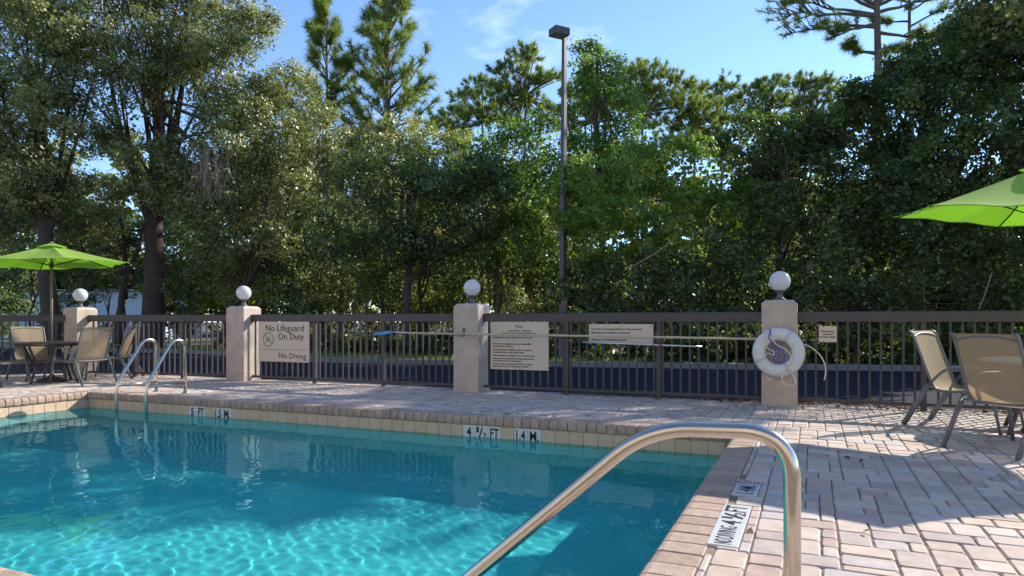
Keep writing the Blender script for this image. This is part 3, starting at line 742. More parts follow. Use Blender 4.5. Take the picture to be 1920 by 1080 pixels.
# the chair's local +y is its front
TR = (2.143, 8.29); TL = (-12.642, 8.025)
def chair_from_feet(f1, f2, c=None):
    pass
def place_feet(o, mx, my, face, label):
    # rear feet midpoint -> chair origin
    return place(o, mx + .56 * math.cos(face), my + .56 * math.sin(face), face, label)
place_feet(proto, 1.04, 8.63, math.atan2(-.50, .86), 'tan sling chair in profile beside the fence, nearest the life ring')
place_feet(copy_tree(proto), 1.26, 6.78, math.atan2(.69, .72), 'tan sling chair with its back turned, front one at the right table')
place(copy_tree(proto), -12.78, 7.22, math.atan2(.32, .95), 'tan sling chair cut by the left edge of the photo')
place(copy_tree(proto), -13.22, 8.16, math.atan2(-.16, .97), 'cream lit sling chair facing us behind the left table')
place(copy_tree(proto), TL[0] + .70, TL[1] + .05, math.atan2(.02, -.98), 'brown shaded sling chair right of the left table, nearest the ladder')
place(copy_tree(proto), TL[0] + .12, TL[1] + .98, math.atan2(-.55, -.82), 'sling chair half hidden behind the brown chair by the ladder')

def table(x, y, R, top_m, label, leg_rot):
    o = thing('patio_table', label, 'table', (x, y, 0), leg_rot, 'round patio tables')
    b = MB(); b.lathe([(R - .02, .690), (R, .695), (R, .715), (R - .01, .720)], 48); b.build('tabletop', top_m, o, False)
    b = MB(); torus(b, R - .05, .016, 40, 8); me = b.mesh('apron', M_brown, True); t = link('apron', me, o, (0, 0, .672)); t.rotation_euler = (rad(90), 0, 0)
    for k in range(4):
        a = math.pi / 2 * k
        b = MB(); c, s = math.cos(a), math.sin(a)
        b.tube(smooth_path([(c * (R - .06), s * (R - .06), .67), (c * (R - .20), s * (R - .20), .38), (c * (R - .22), s * (R - .22), .28), (c * (R - .10), s * (R - .10), 0)], 4), .021, 8); b.build('leg', M_brown, o, True)
    b = MB(); torus(b, R - .22, .012, 32, 8); t = link('brace_ring', b.mesh('brace_ring', M_brown, True), o, (0, 0, .30)); t.rotation_euler = (rad(90), 0, 0)
    return o
table(*TL, .60, M_brown, 'round dark brown table under the left green umbrella', rad(20))
table(*TR, .60, M_glass_top, 'round pale glass topped table behind the right chairs', rad(35))

def umbrella(x, y, R, a0, z_r, z_p, gx, gy, label):
    tilt = lambda px, py: gx * px + gy * py
    o = thing('patio_umbrella', label, 'umbrella', (x, y, 0), 0, 'lime green patio umbrellas')
    b = MB(); b.lathe([(.24, 0), (.25, .03), (.20, .06), (.06, .09), (.035, .13), (.03, .34)], 28); b.build('base', M_brown, o, True)
    b = MB(); b.tube([(0, 0, .05), (0, 0, z_p - .03)], .021, 12); b.build('pole', M_polewood, o, True)
    nr, na = 14, 12
    wr = random.Random(int(x * 10))
    for seg in range(6):
        b = MB(); vs = []; fs = []
        for i in range(nr + 1):
            s = .06 + .94 * i / nr
            for j in range(na + 1):
                t = j / na; a = a0 + math.pi / 3 * (seg + t)
                ph = math.pi / 3 * (t - .5)
                hexr = math.cos(math.pi / 6) / math.cos(ph)
                conc = 1 - .06 * (1 - (2 * t - 1) ** 2) * s
                rr_ = R * s * hexr * conc
                tens = 4 * t * (1 - t)
                z = z_r + (z_p - z_r) * (1 - s) ** 1.12 - .035 * tens * math.sin(math.pi * min(1, s * .95)) * (1 - .2 * s)
                z += .012 * tens * s ** 6 + .004 * math.sin(9 * t + seg * 2) * s * tens + .012 * math.sin(18 * t * (1 - .3 * s) + seg) * tens * s ** 2
                px, py = rr_ * math.cos(a), rr_ * math.sin(a); vs.append((px, py, z + tilt(px, py)))
            if i:
                for j in range(na):
                    q_ = (i - 1) * (na + 1) + j; fs.append((q_, q_ + 1, q_ + na + 2, q_ + na + 1))
        b.add(vs, fs); b.build('canopy_panel', M_lime, o, True)
    for seg in range(6):
        b = MB(); pt = []
        for j in range(na + 1):
            t = j / na; a = a0 + math.pi / 3 * (seg + t); tens = 4 * t * (1 - t)
            rr_ = R * math.cos(math.pi / 6) / math.cos(math.pi / 3 * (t - .5)) * (1 - .06 * tens)
            px, py = rr_ * math.cos(a), rr_ * math.sin(a)
            pt.append((px, py, z_r - .035 * tens * math.sin(math.pi * .95) * .8 + .012 * tens + .004 * math.sin(9 * t + seg * 2) * tens + .012 * math.sin(18 * t * .7 + seg) * tens + tilt(px, py)))
        b.tube(pt, .0055, 5); b.build('hem', M_lime, o, True)
    b = MB(); vs = [(0, 0, z_p + .035)]; fs = []
    for k in range(24):
        a = 2 * math.pi * k / 24; rr_ = R * .2 * math.cos(math.pi / 6) / math.cos(((a - a0) % (math.pi / 3)) - math.pi / 6); px, py = rr_ * math.cos(a), rr_ * math.sin(a); vs.append((px, py, z_r + (z_p - z_r) * .84 + .012 + tilt(px, py))); fs.append((0, k + 1, (k + 1) % 24 + 1))
    b.add(vs, fs); b.build('vent_cap', M_lime, o, True)
    b = MB(); b.lathe([(.03, z_p + .02), (.035, z_p + .04), (.012, z_p + .06)], 12); b.build('finial', M_polewood, o, True)
    hubz = z_r - .02
    b = MB(); b.lathe([(.03, hubz - .04), (.04, hubz - .03), (.04, hubz + .03), (.03, hubz + .04)], 12); b.build('hub', M_brown, o, True)
    for k in range(6):
        a = a0 + math.pi / 3 * k; c, s = math.cos(a), math.sin(a)
        rb = [(c * R * q_, s * R * q_, z_r + (z_p - z_r) * (1 - q_) ** 1.12 - .012 + tilt(c * R * q_, s * R * q_)) for q_ in (.03, .25, .5, .75, .99)]
        b = MB(); b.tube(rb, .0085, 6); b.build('rib', M_brown, o, True)
        b = MB(); b.tube([(c * .03, s * .03, hubz), (c * R * .5, s * R * .5, z_r + (z_p - z_r) * .5 ** 1.12 - .02 + tilt(c * R * .5, s * R * .5))], .0075, 6); b.build('strut', M_brown, o, True)
    return o
umbrella(-12.642, 8.025, 1.28, 5.865, 2.128, 2.484, .036, .025, 'lime green umbrella over the round brown table by the fence')
umbrella(2.131, 8.214, 1.42, 3.768, 2.107, 2.65, -.097, .059, 'lime green umbrella cut by the right edge of the photo')

# ------------------------------------------------------------------ street lamp
lp = G(1055, 19.1, -.08)
o = thing('street_lamp', 'tall dark parking lot lamp beyond the fence', 'street lamp', lp, YAW)
b = MB(); b.tube([(0, 0, .0), (.02, 0, 4.5), (.045, 0, 9.12)], [.125, .10, .068], 4); b.build('pole', M_lamp, o)
b = MB(); b.box(-.2, .2, -.2, .2, 0, .12); b.build('base', M_kerb, o)
hd = MB(); hd.box(-.19, .19, -.23, .23, 0, .21, .015)
h_ = hd.build('lamp_head', M_lamp, o, loc=(-.10, -.06, 9.1), rz=rad(-62))
b = MB(); b.box(-.15, .15, -.18, .14, -.012, -.001); b.build('lens', M_lens, h_)

# ------------------------------------------------------------------ pale building behind the oaks
ho = thing('low_building', 'pale blue white building glimpsed behind the left oaks', 'building', G(150, 46, -.1), YAW + rad(6))
b = MB(); b.box(-9, 5.5, 0, 7, 0, 3.2); b.build('wall', M_house, ho)
b = MB(); b.add([(-9.4, -.5, 3.4), (5.9, -.5, 3.4), (5.9, 7.5, 3.4), (-9.4, 7.5, 3.4), (-6, 3.5, 5.2), (2.5, 3.5, 5.2)], [(0, 1, 5, 4), (1, 2, 5), (2, 3, 4, 5), (3, 0, 4), (3, 2, 1, 0)]); b.v = [(x, y, 3.2 + max(0, z - 3.4) * .12 + (.06 if z > 3.3 else 0)) for x, y, z in b.v]; b.build('roof', M_roof, ho)

# ------------------------------------------------------------------ trees
def unit(r, n):
    v = r.normal(size=(n, 3)); return v / np.linalg.norm(v, axis=1)[:, None]
def foliage(lobes, cl_per_m2, leaves, L, W, seed, cr=(.35, .7), shell=.55, tri=False, keep=None, zmin=None, tbase=.45, tvar=.26, core_n=135):
    """lobes (x,y,z,rx,ry,rz): clumps are spread over each lobe's outer shell, leaves spread through each clump"""
    r = np.random.default_rng(seed); V = []; T = []; CC = []
    out = []
    for (x, y, z, rx, ry, rz) in lobes:                  # every lobe breaks up into smaller boughs so that outlines stay ragged
        out.append((x, y, z, rx * .72, ry * .72, rz * .72))
        for _ in range(int(4 + 2.2 * rx)):
            q = unit(r, 1)[0] * r.uniform(.55, .95); k = r.uniform(.24, .5)
            out.append((x + q[0] * rx, y + q[1] * ry, z + q[2] * rz, rx * k, ry * k, rz * k * r.uniform(.6, 1)))
    lobes = out
    for (x, y, z, rx, ry, rz) in lobes:
        area = 4 * math.pi * ((rx * ry) ** 1.6 / 3 + (rx * rz) ** 1.6 / 3 + (ry * rz) ** 1.6 / 3) ** (1 / 1.6)
        n = max(6, int(area * cl_per_m2)); dr = unit(r, n)
        rr_ = shell + (1 - shell) * r.random(n) ** .6; rr_ += r.normal(0, .07, n)
        c = np.array([x, y, z]) + dr * rr_[:, None] * np.array([rx, ry, rz]); CC.append(np.c_[c, dr])
    CC = np.concatenate(CC); c = CC[:, :3]; dr = CC[:, 3:]
    core = []
    for (x, y, z, rx, ry, rz) in lobes:
        n = int(core_n * (rx * ry * rz) ** (2 / 3)); q = unit(r, n) * (r.random(n) ** .45 * .86)[:, None]
        core.append(np.array([x, y, z]) + q * np.array([rx, ry, rz]))
    if zmin is not None: k = c[:, 2] > zmin; c = c[k]; dr = dr[k]
    n = len(c); ctint = np.clip(r.normal(tbase, tvar, n), 0, 1)
    num = np.maximum(3, (leaves * r.uniform(.5, 1.5, n)).astype(int)); idx = np.repeat(np.arange(n), num); N = len(idx)
    R = r.uniform(*cr, n); d = unit(r, N); rad_ = r.random(N) ** .5
    pts = c[idx] + d * (rad_ * R[idx])[:, None] * np.array([1, 1, .75])
    nrm = d * .35 + dr[idx] * .40 + unit(r, N) * .62 + np.array([0, 0, .30]) + np.array(SUNV) * .45; nrm /= np.linalg.norm(nrm, axis=1)[:, None]
    v = leaf_arrays(pts, nrm, L, W, r, tri); t = ctint[idx] + r.normal(0, .12, N)
    cp = np.concatenate(core)
    if zmin is not None: cp = cp[cp[:, 2] > zmin + .1]
    if len(cp):
        nn = unit(r, len(cp)) + np.array([0, -.5, .2]); nn /= np.linalg.norm(nn, axis=1)[:, None]
        v = np.concatenate([v, leaf_arrays(cp, nn, L * 1.6, L * 1.2, r)]); t = np.concatenate([t, r.normal(tbase, .2, len(cp))])
    return v, t, c
def limbs(b, base, top, r0, targets, rng_, n=6, k=0.012):
    base = Vector(base); top = Vector(top)
    for tg in targets:
        tg = Vector(tg); f = rng_.uniform(.35, .98); st = base.lerp(top, f)
        mid = st.lerp(tg, .5) + Vector((rng_.uniform(-.4, .4), rng_.uniform(-.4, .4), rng_.uniform(-.1, .6)))
        L = (tg - st).length; ra = min(r0 * (1 - f * .7) * .6, .02 + k * L)
        b.tube(smooth_path([st, mid, tg], 4), [ra * (1 - .85 * i / 8) for i in range(9)], n, cap=False)
def trunk_path(base, top, r, bend, rng_):
    base = Vector(base); top = Vector(top); pts = []
    for i in range(7):
        t = i / 6; p = base.lerp(top, t) + Vector((rng_.uniform(-1, 1), rng_.uniform(-1, 1), 0)) * bend * math.sin(math.pi * t); pts.append(p)
    pts = smooth_path(pts, 3); rs = [r * (1.35 if i == 0 else 1.0) * (1 - .72 * i / (len(pts) - 1)) for i in range(len(pts))]
    return pts, rs
NLEAF = [0]
def tree(name, label, base, top, r, lobes, lm, bark, cl=2.2, leaves=45, L=.10, W=.055, seed=1, cr=(.35, .7), shell=.55, bend=.15, nl=26, cat='tree', group=None, crown='crown', tri=False, zmin=.2, tbase=.45, tvar=.22, trunks=None):
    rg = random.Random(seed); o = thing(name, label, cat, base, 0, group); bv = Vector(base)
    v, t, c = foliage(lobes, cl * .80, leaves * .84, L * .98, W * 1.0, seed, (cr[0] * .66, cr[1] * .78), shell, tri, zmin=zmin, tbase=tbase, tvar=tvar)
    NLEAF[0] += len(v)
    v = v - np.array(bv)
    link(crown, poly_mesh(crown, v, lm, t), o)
    b = MB(); tl = trunks or [(base, top, r)]
    for (ba, to, r_) in tl:
        pts, rs = trunk_path(Vector(ba) - bv, Vector(to) - bv, r_, bend, rg); b.tube(pts, rs, 10)
    ids = [rg.randrange(len(c)) for _ in range(nl)]
    ba, to, r_ = tl[0]
    limbs(b, Vector(ba) - bv, Vector(to) - bv, r_, [Vector(c[i]) - bv for i in ids], rg)
    b.build('trunk' if cat == 'tree' else 'stems', bark, o, True)
    return o
def lob(u, v, d, rx, rz=None, ry=None):
    p = P(u, v, d); return (p.x, p.y, p.z, rx, ry or rx, rz or rx * .8)

# --- left oaks
tree('oak_tree', 'big spreading oak with the thick brown trunk behind the left fence', G(283, 27, -.1), P(300, 60, 27), .44,
     [lob(300, 60, 27, 3.2, 2.6), lob(420, 150, 26, 2.6, 2.4), lob(200, 190, 25.5, 2.6, 1.9), lob(420, 300, 25, 2.3, 2.2), lob(330, -60, 27, 3.0, 2.2), lob(300, 330, 25, 1.9, 1.6), lob(400, 400, 24.5, 1.7, 1.0), lob(500, 240, 26, 1.8, 2.2), lob(470, 30, 26, 1.5, 1.3)],
     LM_oak, M_bark, cl=2.7, leaves=72, L=.100, W=.060, seed=11, cr=(.32, .75), nl=40, zmin=3.2)
tree('oak_tree', 'oak at the left edge behind the green umbrella', G(100, 25, -.1), P(70, 120, 25), .33,
     [lob(40, 120, 24, 2.7, 2.2), lob(110, 20, 25, 2.8, 2.2), lob(-60, 230, 24, 2.4, 2.2), lob(70, 260, 23.5, 1.9, 1.5), lob(-40, 0, 25, 2.4, 2.4), lob(150, 380, 26, 2.1, 1.2), lob(20, 400, 26, 2.4, 1.2)],
     LM_oak, M_bark, cl=2.7, leaves=72, L=.10, W=.06, seed=12, cr=(.32, .75), nl=34, zmin=3.6, tbase=.5)
tree('oak_tree', 'slender leaning oak left of the thick brown trunk', G(212, 28, -.1), P(285, 380, 28.5), .17,
     [lob(230, 430, 30, 2.0, 1.0), lob(130, 470, 31, 1.8, .9), lob(320, 440, 31, 1.6, .9)], LM_dark, M_bark, cl=2.2, leaves=40, L=.11, W=.065, seed=13, bend=.25, nl=10, zmin=2.6,
     trunks=[(G(212, 28, -.1), P(285, 380, 28.5), .17), (G(228, 29.5, -.1), P(225, 400, 29.5), .19)])
tree('oak_tree', 'small leafy oak leaning right of the thick brown trunk', G(395, 26, -.1), P(520, 430, 25), .13,
     [lob(470, 400, 25, 1.6, 1.2), lob(540, 330, 25, 1.5, 1.6), lob(560, 450, 24, 1.4, .9), lob(430, 480, 26, 1.5, .9), lob(590, 250, 25.5, 1.1, 1.6)], LM_oak, M_bark, cl=2.5, leaves=48, L=.10, W=.058, seed=14, bend=.2, nl=22, zmin=1.8, tbase=.4)
# --- understory left to centre, lit from behind
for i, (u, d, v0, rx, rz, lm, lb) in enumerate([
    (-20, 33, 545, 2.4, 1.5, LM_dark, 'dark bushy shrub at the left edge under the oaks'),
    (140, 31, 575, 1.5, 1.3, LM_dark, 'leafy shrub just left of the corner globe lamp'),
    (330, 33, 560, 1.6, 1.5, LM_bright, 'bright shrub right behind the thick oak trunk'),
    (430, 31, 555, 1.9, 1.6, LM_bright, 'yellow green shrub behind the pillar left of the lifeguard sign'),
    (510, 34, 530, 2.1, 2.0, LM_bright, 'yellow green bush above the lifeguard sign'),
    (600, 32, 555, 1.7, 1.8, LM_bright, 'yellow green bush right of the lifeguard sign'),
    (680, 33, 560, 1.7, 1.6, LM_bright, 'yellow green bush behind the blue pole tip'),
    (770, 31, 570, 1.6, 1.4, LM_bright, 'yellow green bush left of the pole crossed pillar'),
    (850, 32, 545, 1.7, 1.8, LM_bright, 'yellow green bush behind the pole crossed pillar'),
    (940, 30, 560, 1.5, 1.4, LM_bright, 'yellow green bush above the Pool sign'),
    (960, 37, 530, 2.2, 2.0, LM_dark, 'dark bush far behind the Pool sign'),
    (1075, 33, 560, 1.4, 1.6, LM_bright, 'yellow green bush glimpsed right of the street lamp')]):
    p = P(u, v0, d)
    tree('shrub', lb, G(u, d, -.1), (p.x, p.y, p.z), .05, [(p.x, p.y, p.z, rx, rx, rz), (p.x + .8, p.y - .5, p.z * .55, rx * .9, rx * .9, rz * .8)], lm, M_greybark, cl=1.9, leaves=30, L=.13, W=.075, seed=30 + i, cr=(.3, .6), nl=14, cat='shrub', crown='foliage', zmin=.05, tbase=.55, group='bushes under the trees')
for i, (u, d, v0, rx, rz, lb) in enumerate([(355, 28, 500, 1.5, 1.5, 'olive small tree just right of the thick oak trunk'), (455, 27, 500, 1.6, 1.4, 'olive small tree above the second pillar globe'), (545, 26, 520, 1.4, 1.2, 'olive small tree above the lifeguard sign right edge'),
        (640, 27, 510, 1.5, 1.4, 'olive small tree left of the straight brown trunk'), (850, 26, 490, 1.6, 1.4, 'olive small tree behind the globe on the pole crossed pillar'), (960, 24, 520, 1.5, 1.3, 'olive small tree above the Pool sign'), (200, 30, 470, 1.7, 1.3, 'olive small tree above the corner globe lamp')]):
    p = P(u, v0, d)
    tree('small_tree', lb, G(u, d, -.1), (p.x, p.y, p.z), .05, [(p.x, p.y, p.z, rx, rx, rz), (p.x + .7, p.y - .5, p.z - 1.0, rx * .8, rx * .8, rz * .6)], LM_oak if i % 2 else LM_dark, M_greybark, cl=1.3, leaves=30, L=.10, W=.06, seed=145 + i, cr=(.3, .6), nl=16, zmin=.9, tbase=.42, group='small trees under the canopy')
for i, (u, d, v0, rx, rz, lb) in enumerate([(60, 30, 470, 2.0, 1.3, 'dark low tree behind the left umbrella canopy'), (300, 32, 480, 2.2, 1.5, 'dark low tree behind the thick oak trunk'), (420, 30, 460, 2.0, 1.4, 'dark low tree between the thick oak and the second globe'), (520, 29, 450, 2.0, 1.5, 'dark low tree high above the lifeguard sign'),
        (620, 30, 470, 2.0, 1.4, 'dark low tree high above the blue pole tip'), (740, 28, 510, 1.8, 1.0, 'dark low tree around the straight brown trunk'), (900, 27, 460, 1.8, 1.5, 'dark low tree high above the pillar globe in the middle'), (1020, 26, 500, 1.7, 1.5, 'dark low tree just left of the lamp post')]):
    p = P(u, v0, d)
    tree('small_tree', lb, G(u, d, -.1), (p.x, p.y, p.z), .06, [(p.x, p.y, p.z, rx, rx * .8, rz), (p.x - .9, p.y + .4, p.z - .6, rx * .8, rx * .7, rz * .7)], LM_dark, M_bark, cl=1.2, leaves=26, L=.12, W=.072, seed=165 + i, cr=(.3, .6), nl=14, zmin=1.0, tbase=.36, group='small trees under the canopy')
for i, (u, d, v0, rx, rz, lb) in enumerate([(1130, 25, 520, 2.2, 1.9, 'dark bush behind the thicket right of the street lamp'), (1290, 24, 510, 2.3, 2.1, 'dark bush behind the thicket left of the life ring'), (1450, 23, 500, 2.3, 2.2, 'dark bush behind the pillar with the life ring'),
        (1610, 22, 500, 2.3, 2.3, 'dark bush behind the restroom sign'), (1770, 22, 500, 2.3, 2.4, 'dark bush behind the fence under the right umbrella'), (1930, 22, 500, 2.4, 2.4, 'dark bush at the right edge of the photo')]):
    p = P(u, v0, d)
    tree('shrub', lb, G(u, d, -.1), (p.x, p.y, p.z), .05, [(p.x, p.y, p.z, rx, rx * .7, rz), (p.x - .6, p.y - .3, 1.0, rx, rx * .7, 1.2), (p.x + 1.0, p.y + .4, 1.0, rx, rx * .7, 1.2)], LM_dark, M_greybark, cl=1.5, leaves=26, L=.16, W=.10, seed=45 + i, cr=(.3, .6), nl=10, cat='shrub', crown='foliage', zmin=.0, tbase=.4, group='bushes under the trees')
ul = []; ru = random.Random(4)
for i in range(150):
    x = ru.uniform(-22, 9); y = float(np.interp(x, [p.x for p in KS], [p.y for p in KS])) + (ru.uniform(.9, 2.6) if x > -5.5 else ru.uniform(2.2, 7))
    k = ru.uniform(.4, .9); ul.append((x, y, .25 * k + .1, k, k, k * (.8 if x > -5.5 else .5)))
v, t, c = foliage(ul, 1.0, 15, .13, .08, 77, cr=(.12, .3), zmin=-.08, tbase=.4, core_n=24)
NLEAF[0] += len(v); o = link('undergrowth', poly_mesh('undergrowth', v, LM_dark, t)); tag(o, kind='stuff')
# --- thin trunks in the understory
for i, (u, d, v1, r, ln, lb) in enumerate([(718, 26, 330, .095, 0, 'straight brown trunk above the blue pole tip'), (600, 27, 380, .12, 4, 'dark trunk right of the lifeguard sign'), (545, 28, 420, .07, -6, 'thin trunk above the lifeguard sign, right part'), (790, 25, 400, .10, 6, 'dark trunk left of the pole crossed pillar'),
     (663, 29, 420, .05, 5, 'thin pale trunk between two dark ones near the pole tip'), (690, 24, 480, .04, -8, 'thin pale sapling left of the straight brown trunk'), (752, 27, 450, .045, 8, 'thin sapling right of the straight brown trunk'), (905, 24, 430, .05, 22, 'leaning grey sapling right of the pillar globe'), (935, 25, 400, .06, -12, 'grey sapling above the Pool sign'),
     (985, 26, 420, .07, 6, 'dark trunk left of the street lamp'), (1075, 23, 430, .08, 3, 'dark trunk just right of the street lamp'), (480, 27, 400, .06, 60, 'dark limb leaning right above the second globe'), (160, 27, 430, .08, -8, 'thin dark trunk behind the corner globe'), (560, 33, 470, .05, 3, 'thin trunk before the pale wall gap')]):
    p = P(u + ln, v1, d)
    tree('sapling', lb, G(u, d, -.1), (p.x, p.y, p.z), r, [(p.x, p.y, p.z - .3, 1.1, 1.1, .8), (p.x + .4, p.y + .3, p.z - 1.2, .9, .9, .6)], LM_dark if i % 3 else LM_oak, M_bark if r > .065 else M_greybark, cl=1.8, leaves=32, L=.11, W=.06, seed=60 + i, bend=.12, nl=7, zmin=1.6, group='thin trunks under the trees')
# --- centre: dark vine-hung tree and neighbours
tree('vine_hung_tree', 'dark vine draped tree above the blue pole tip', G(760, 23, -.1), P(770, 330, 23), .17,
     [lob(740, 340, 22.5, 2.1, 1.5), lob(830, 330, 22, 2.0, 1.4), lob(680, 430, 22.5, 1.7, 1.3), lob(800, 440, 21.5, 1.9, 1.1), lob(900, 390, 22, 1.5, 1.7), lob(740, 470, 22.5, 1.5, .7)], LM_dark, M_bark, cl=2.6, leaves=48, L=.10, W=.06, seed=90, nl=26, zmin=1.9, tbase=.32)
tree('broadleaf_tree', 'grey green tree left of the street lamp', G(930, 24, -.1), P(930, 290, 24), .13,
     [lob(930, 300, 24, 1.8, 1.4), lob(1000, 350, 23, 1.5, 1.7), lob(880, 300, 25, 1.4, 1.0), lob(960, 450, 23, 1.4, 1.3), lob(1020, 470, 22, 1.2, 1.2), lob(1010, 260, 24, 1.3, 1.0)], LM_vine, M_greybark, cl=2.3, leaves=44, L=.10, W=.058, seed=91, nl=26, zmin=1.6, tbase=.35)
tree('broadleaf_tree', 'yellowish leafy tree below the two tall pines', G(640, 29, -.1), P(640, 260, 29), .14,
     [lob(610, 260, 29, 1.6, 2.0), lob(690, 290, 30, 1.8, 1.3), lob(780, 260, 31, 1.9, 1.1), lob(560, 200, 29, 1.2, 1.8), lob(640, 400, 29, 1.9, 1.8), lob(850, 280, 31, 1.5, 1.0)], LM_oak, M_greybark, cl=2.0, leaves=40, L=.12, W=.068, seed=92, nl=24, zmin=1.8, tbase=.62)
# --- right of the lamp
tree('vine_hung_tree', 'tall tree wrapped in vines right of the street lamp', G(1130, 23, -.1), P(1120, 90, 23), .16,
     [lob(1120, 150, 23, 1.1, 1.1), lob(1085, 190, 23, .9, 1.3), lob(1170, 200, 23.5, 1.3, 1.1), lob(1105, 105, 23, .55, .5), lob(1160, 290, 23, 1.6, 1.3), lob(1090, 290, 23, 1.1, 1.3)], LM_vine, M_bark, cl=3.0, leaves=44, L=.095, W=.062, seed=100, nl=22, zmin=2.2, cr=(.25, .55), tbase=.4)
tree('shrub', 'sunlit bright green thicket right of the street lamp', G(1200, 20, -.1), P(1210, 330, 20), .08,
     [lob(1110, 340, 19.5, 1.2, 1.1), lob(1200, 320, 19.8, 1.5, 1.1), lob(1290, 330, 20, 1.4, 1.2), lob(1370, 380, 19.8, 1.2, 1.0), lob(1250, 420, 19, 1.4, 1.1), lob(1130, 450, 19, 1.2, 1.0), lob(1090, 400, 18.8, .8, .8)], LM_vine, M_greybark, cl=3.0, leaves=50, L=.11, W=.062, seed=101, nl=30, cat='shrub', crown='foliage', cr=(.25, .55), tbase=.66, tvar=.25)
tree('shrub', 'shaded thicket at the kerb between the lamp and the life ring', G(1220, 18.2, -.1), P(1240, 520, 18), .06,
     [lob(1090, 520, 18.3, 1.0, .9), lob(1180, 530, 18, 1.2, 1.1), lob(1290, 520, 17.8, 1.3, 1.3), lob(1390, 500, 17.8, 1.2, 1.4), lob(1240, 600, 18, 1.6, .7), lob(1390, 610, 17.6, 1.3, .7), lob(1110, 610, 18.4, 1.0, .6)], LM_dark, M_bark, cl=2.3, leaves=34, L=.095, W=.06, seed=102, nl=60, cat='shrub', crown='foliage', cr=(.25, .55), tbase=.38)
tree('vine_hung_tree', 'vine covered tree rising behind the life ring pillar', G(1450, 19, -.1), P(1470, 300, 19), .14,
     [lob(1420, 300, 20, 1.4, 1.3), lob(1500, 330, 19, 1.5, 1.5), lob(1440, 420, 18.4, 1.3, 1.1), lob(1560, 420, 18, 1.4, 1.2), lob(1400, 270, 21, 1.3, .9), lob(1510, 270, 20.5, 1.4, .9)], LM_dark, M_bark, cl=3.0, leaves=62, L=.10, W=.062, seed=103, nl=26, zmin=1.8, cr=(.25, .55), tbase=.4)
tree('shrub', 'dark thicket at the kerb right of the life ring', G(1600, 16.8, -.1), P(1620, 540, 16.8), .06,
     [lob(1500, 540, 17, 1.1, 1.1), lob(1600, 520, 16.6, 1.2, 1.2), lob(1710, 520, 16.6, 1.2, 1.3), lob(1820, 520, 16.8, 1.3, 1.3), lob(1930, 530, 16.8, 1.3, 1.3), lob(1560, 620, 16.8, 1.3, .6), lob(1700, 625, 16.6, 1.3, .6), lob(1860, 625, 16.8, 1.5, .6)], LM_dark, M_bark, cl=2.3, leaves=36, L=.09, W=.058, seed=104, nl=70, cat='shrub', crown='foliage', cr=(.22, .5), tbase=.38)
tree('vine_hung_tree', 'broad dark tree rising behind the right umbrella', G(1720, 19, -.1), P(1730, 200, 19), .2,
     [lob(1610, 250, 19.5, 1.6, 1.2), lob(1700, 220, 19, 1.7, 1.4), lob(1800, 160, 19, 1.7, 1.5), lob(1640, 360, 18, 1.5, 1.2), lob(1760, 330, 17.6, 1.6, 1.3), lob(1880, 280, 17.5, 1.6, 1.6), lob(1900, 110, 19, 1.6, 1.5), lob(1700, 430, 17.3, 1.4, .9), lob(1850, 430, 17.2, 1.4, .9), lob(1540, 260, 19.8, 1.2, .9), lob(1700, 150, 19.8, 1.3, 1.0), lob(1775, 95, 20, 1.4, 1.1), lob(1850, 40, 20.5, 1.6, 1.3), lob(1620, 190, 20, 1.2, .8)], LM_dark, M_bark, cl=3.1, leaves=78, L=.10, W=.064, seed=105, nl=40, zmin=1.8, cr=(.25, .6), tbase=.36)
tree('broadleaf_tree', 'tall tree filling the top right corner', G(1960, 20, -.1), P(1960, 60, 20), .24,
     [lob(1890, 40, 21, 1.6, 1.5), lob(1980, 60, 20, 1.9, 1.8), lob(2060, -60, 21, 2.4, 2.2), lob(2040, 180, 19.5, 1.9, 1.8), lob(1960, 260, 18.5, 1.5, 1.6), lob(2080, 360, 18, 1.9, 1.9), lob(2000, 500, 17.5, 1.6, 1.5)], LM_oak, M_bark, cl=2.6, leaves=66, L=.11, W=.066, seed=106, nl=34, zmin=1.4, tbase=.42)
# --- trees beyond the right edge of the view, along the same road
tree('broadleaf_tree', 'dense tree outside the right edge of the view', (7.0, 21.5, -.1), (6.2, 21.5, 13), .25, [(6.4, 21.5, 9.5, 2.4, 2.0, 3.0), (6.0, 21.8, 13.2, 2.0, 1.8, 2.2), (7.4, 22.2, 4.5, 2.4, 2.2, 2.6), (4.0, 22.5, 12.2, 1.9, 1.8, 1.9)], LM_oak, M_bark, cl=1.8, leaves=36, L=.14, W=.085, seed=110, nl=16)
tree('broadleaf_tree', 'lower tree outside the right edge of the view', (11.5, 22.5, -.1), (11.5, 22.5, 6.5), .2, [(11.2, 22.5, 5.6, 2.2, 2.0, 2.4), (14.5, 23.5, 5.5, 2.4, 2.0, 2.6)], LM_dark, M_bark, cl=1.8, leaves=36, L=.14, W=.085, seed=111, nl=14)

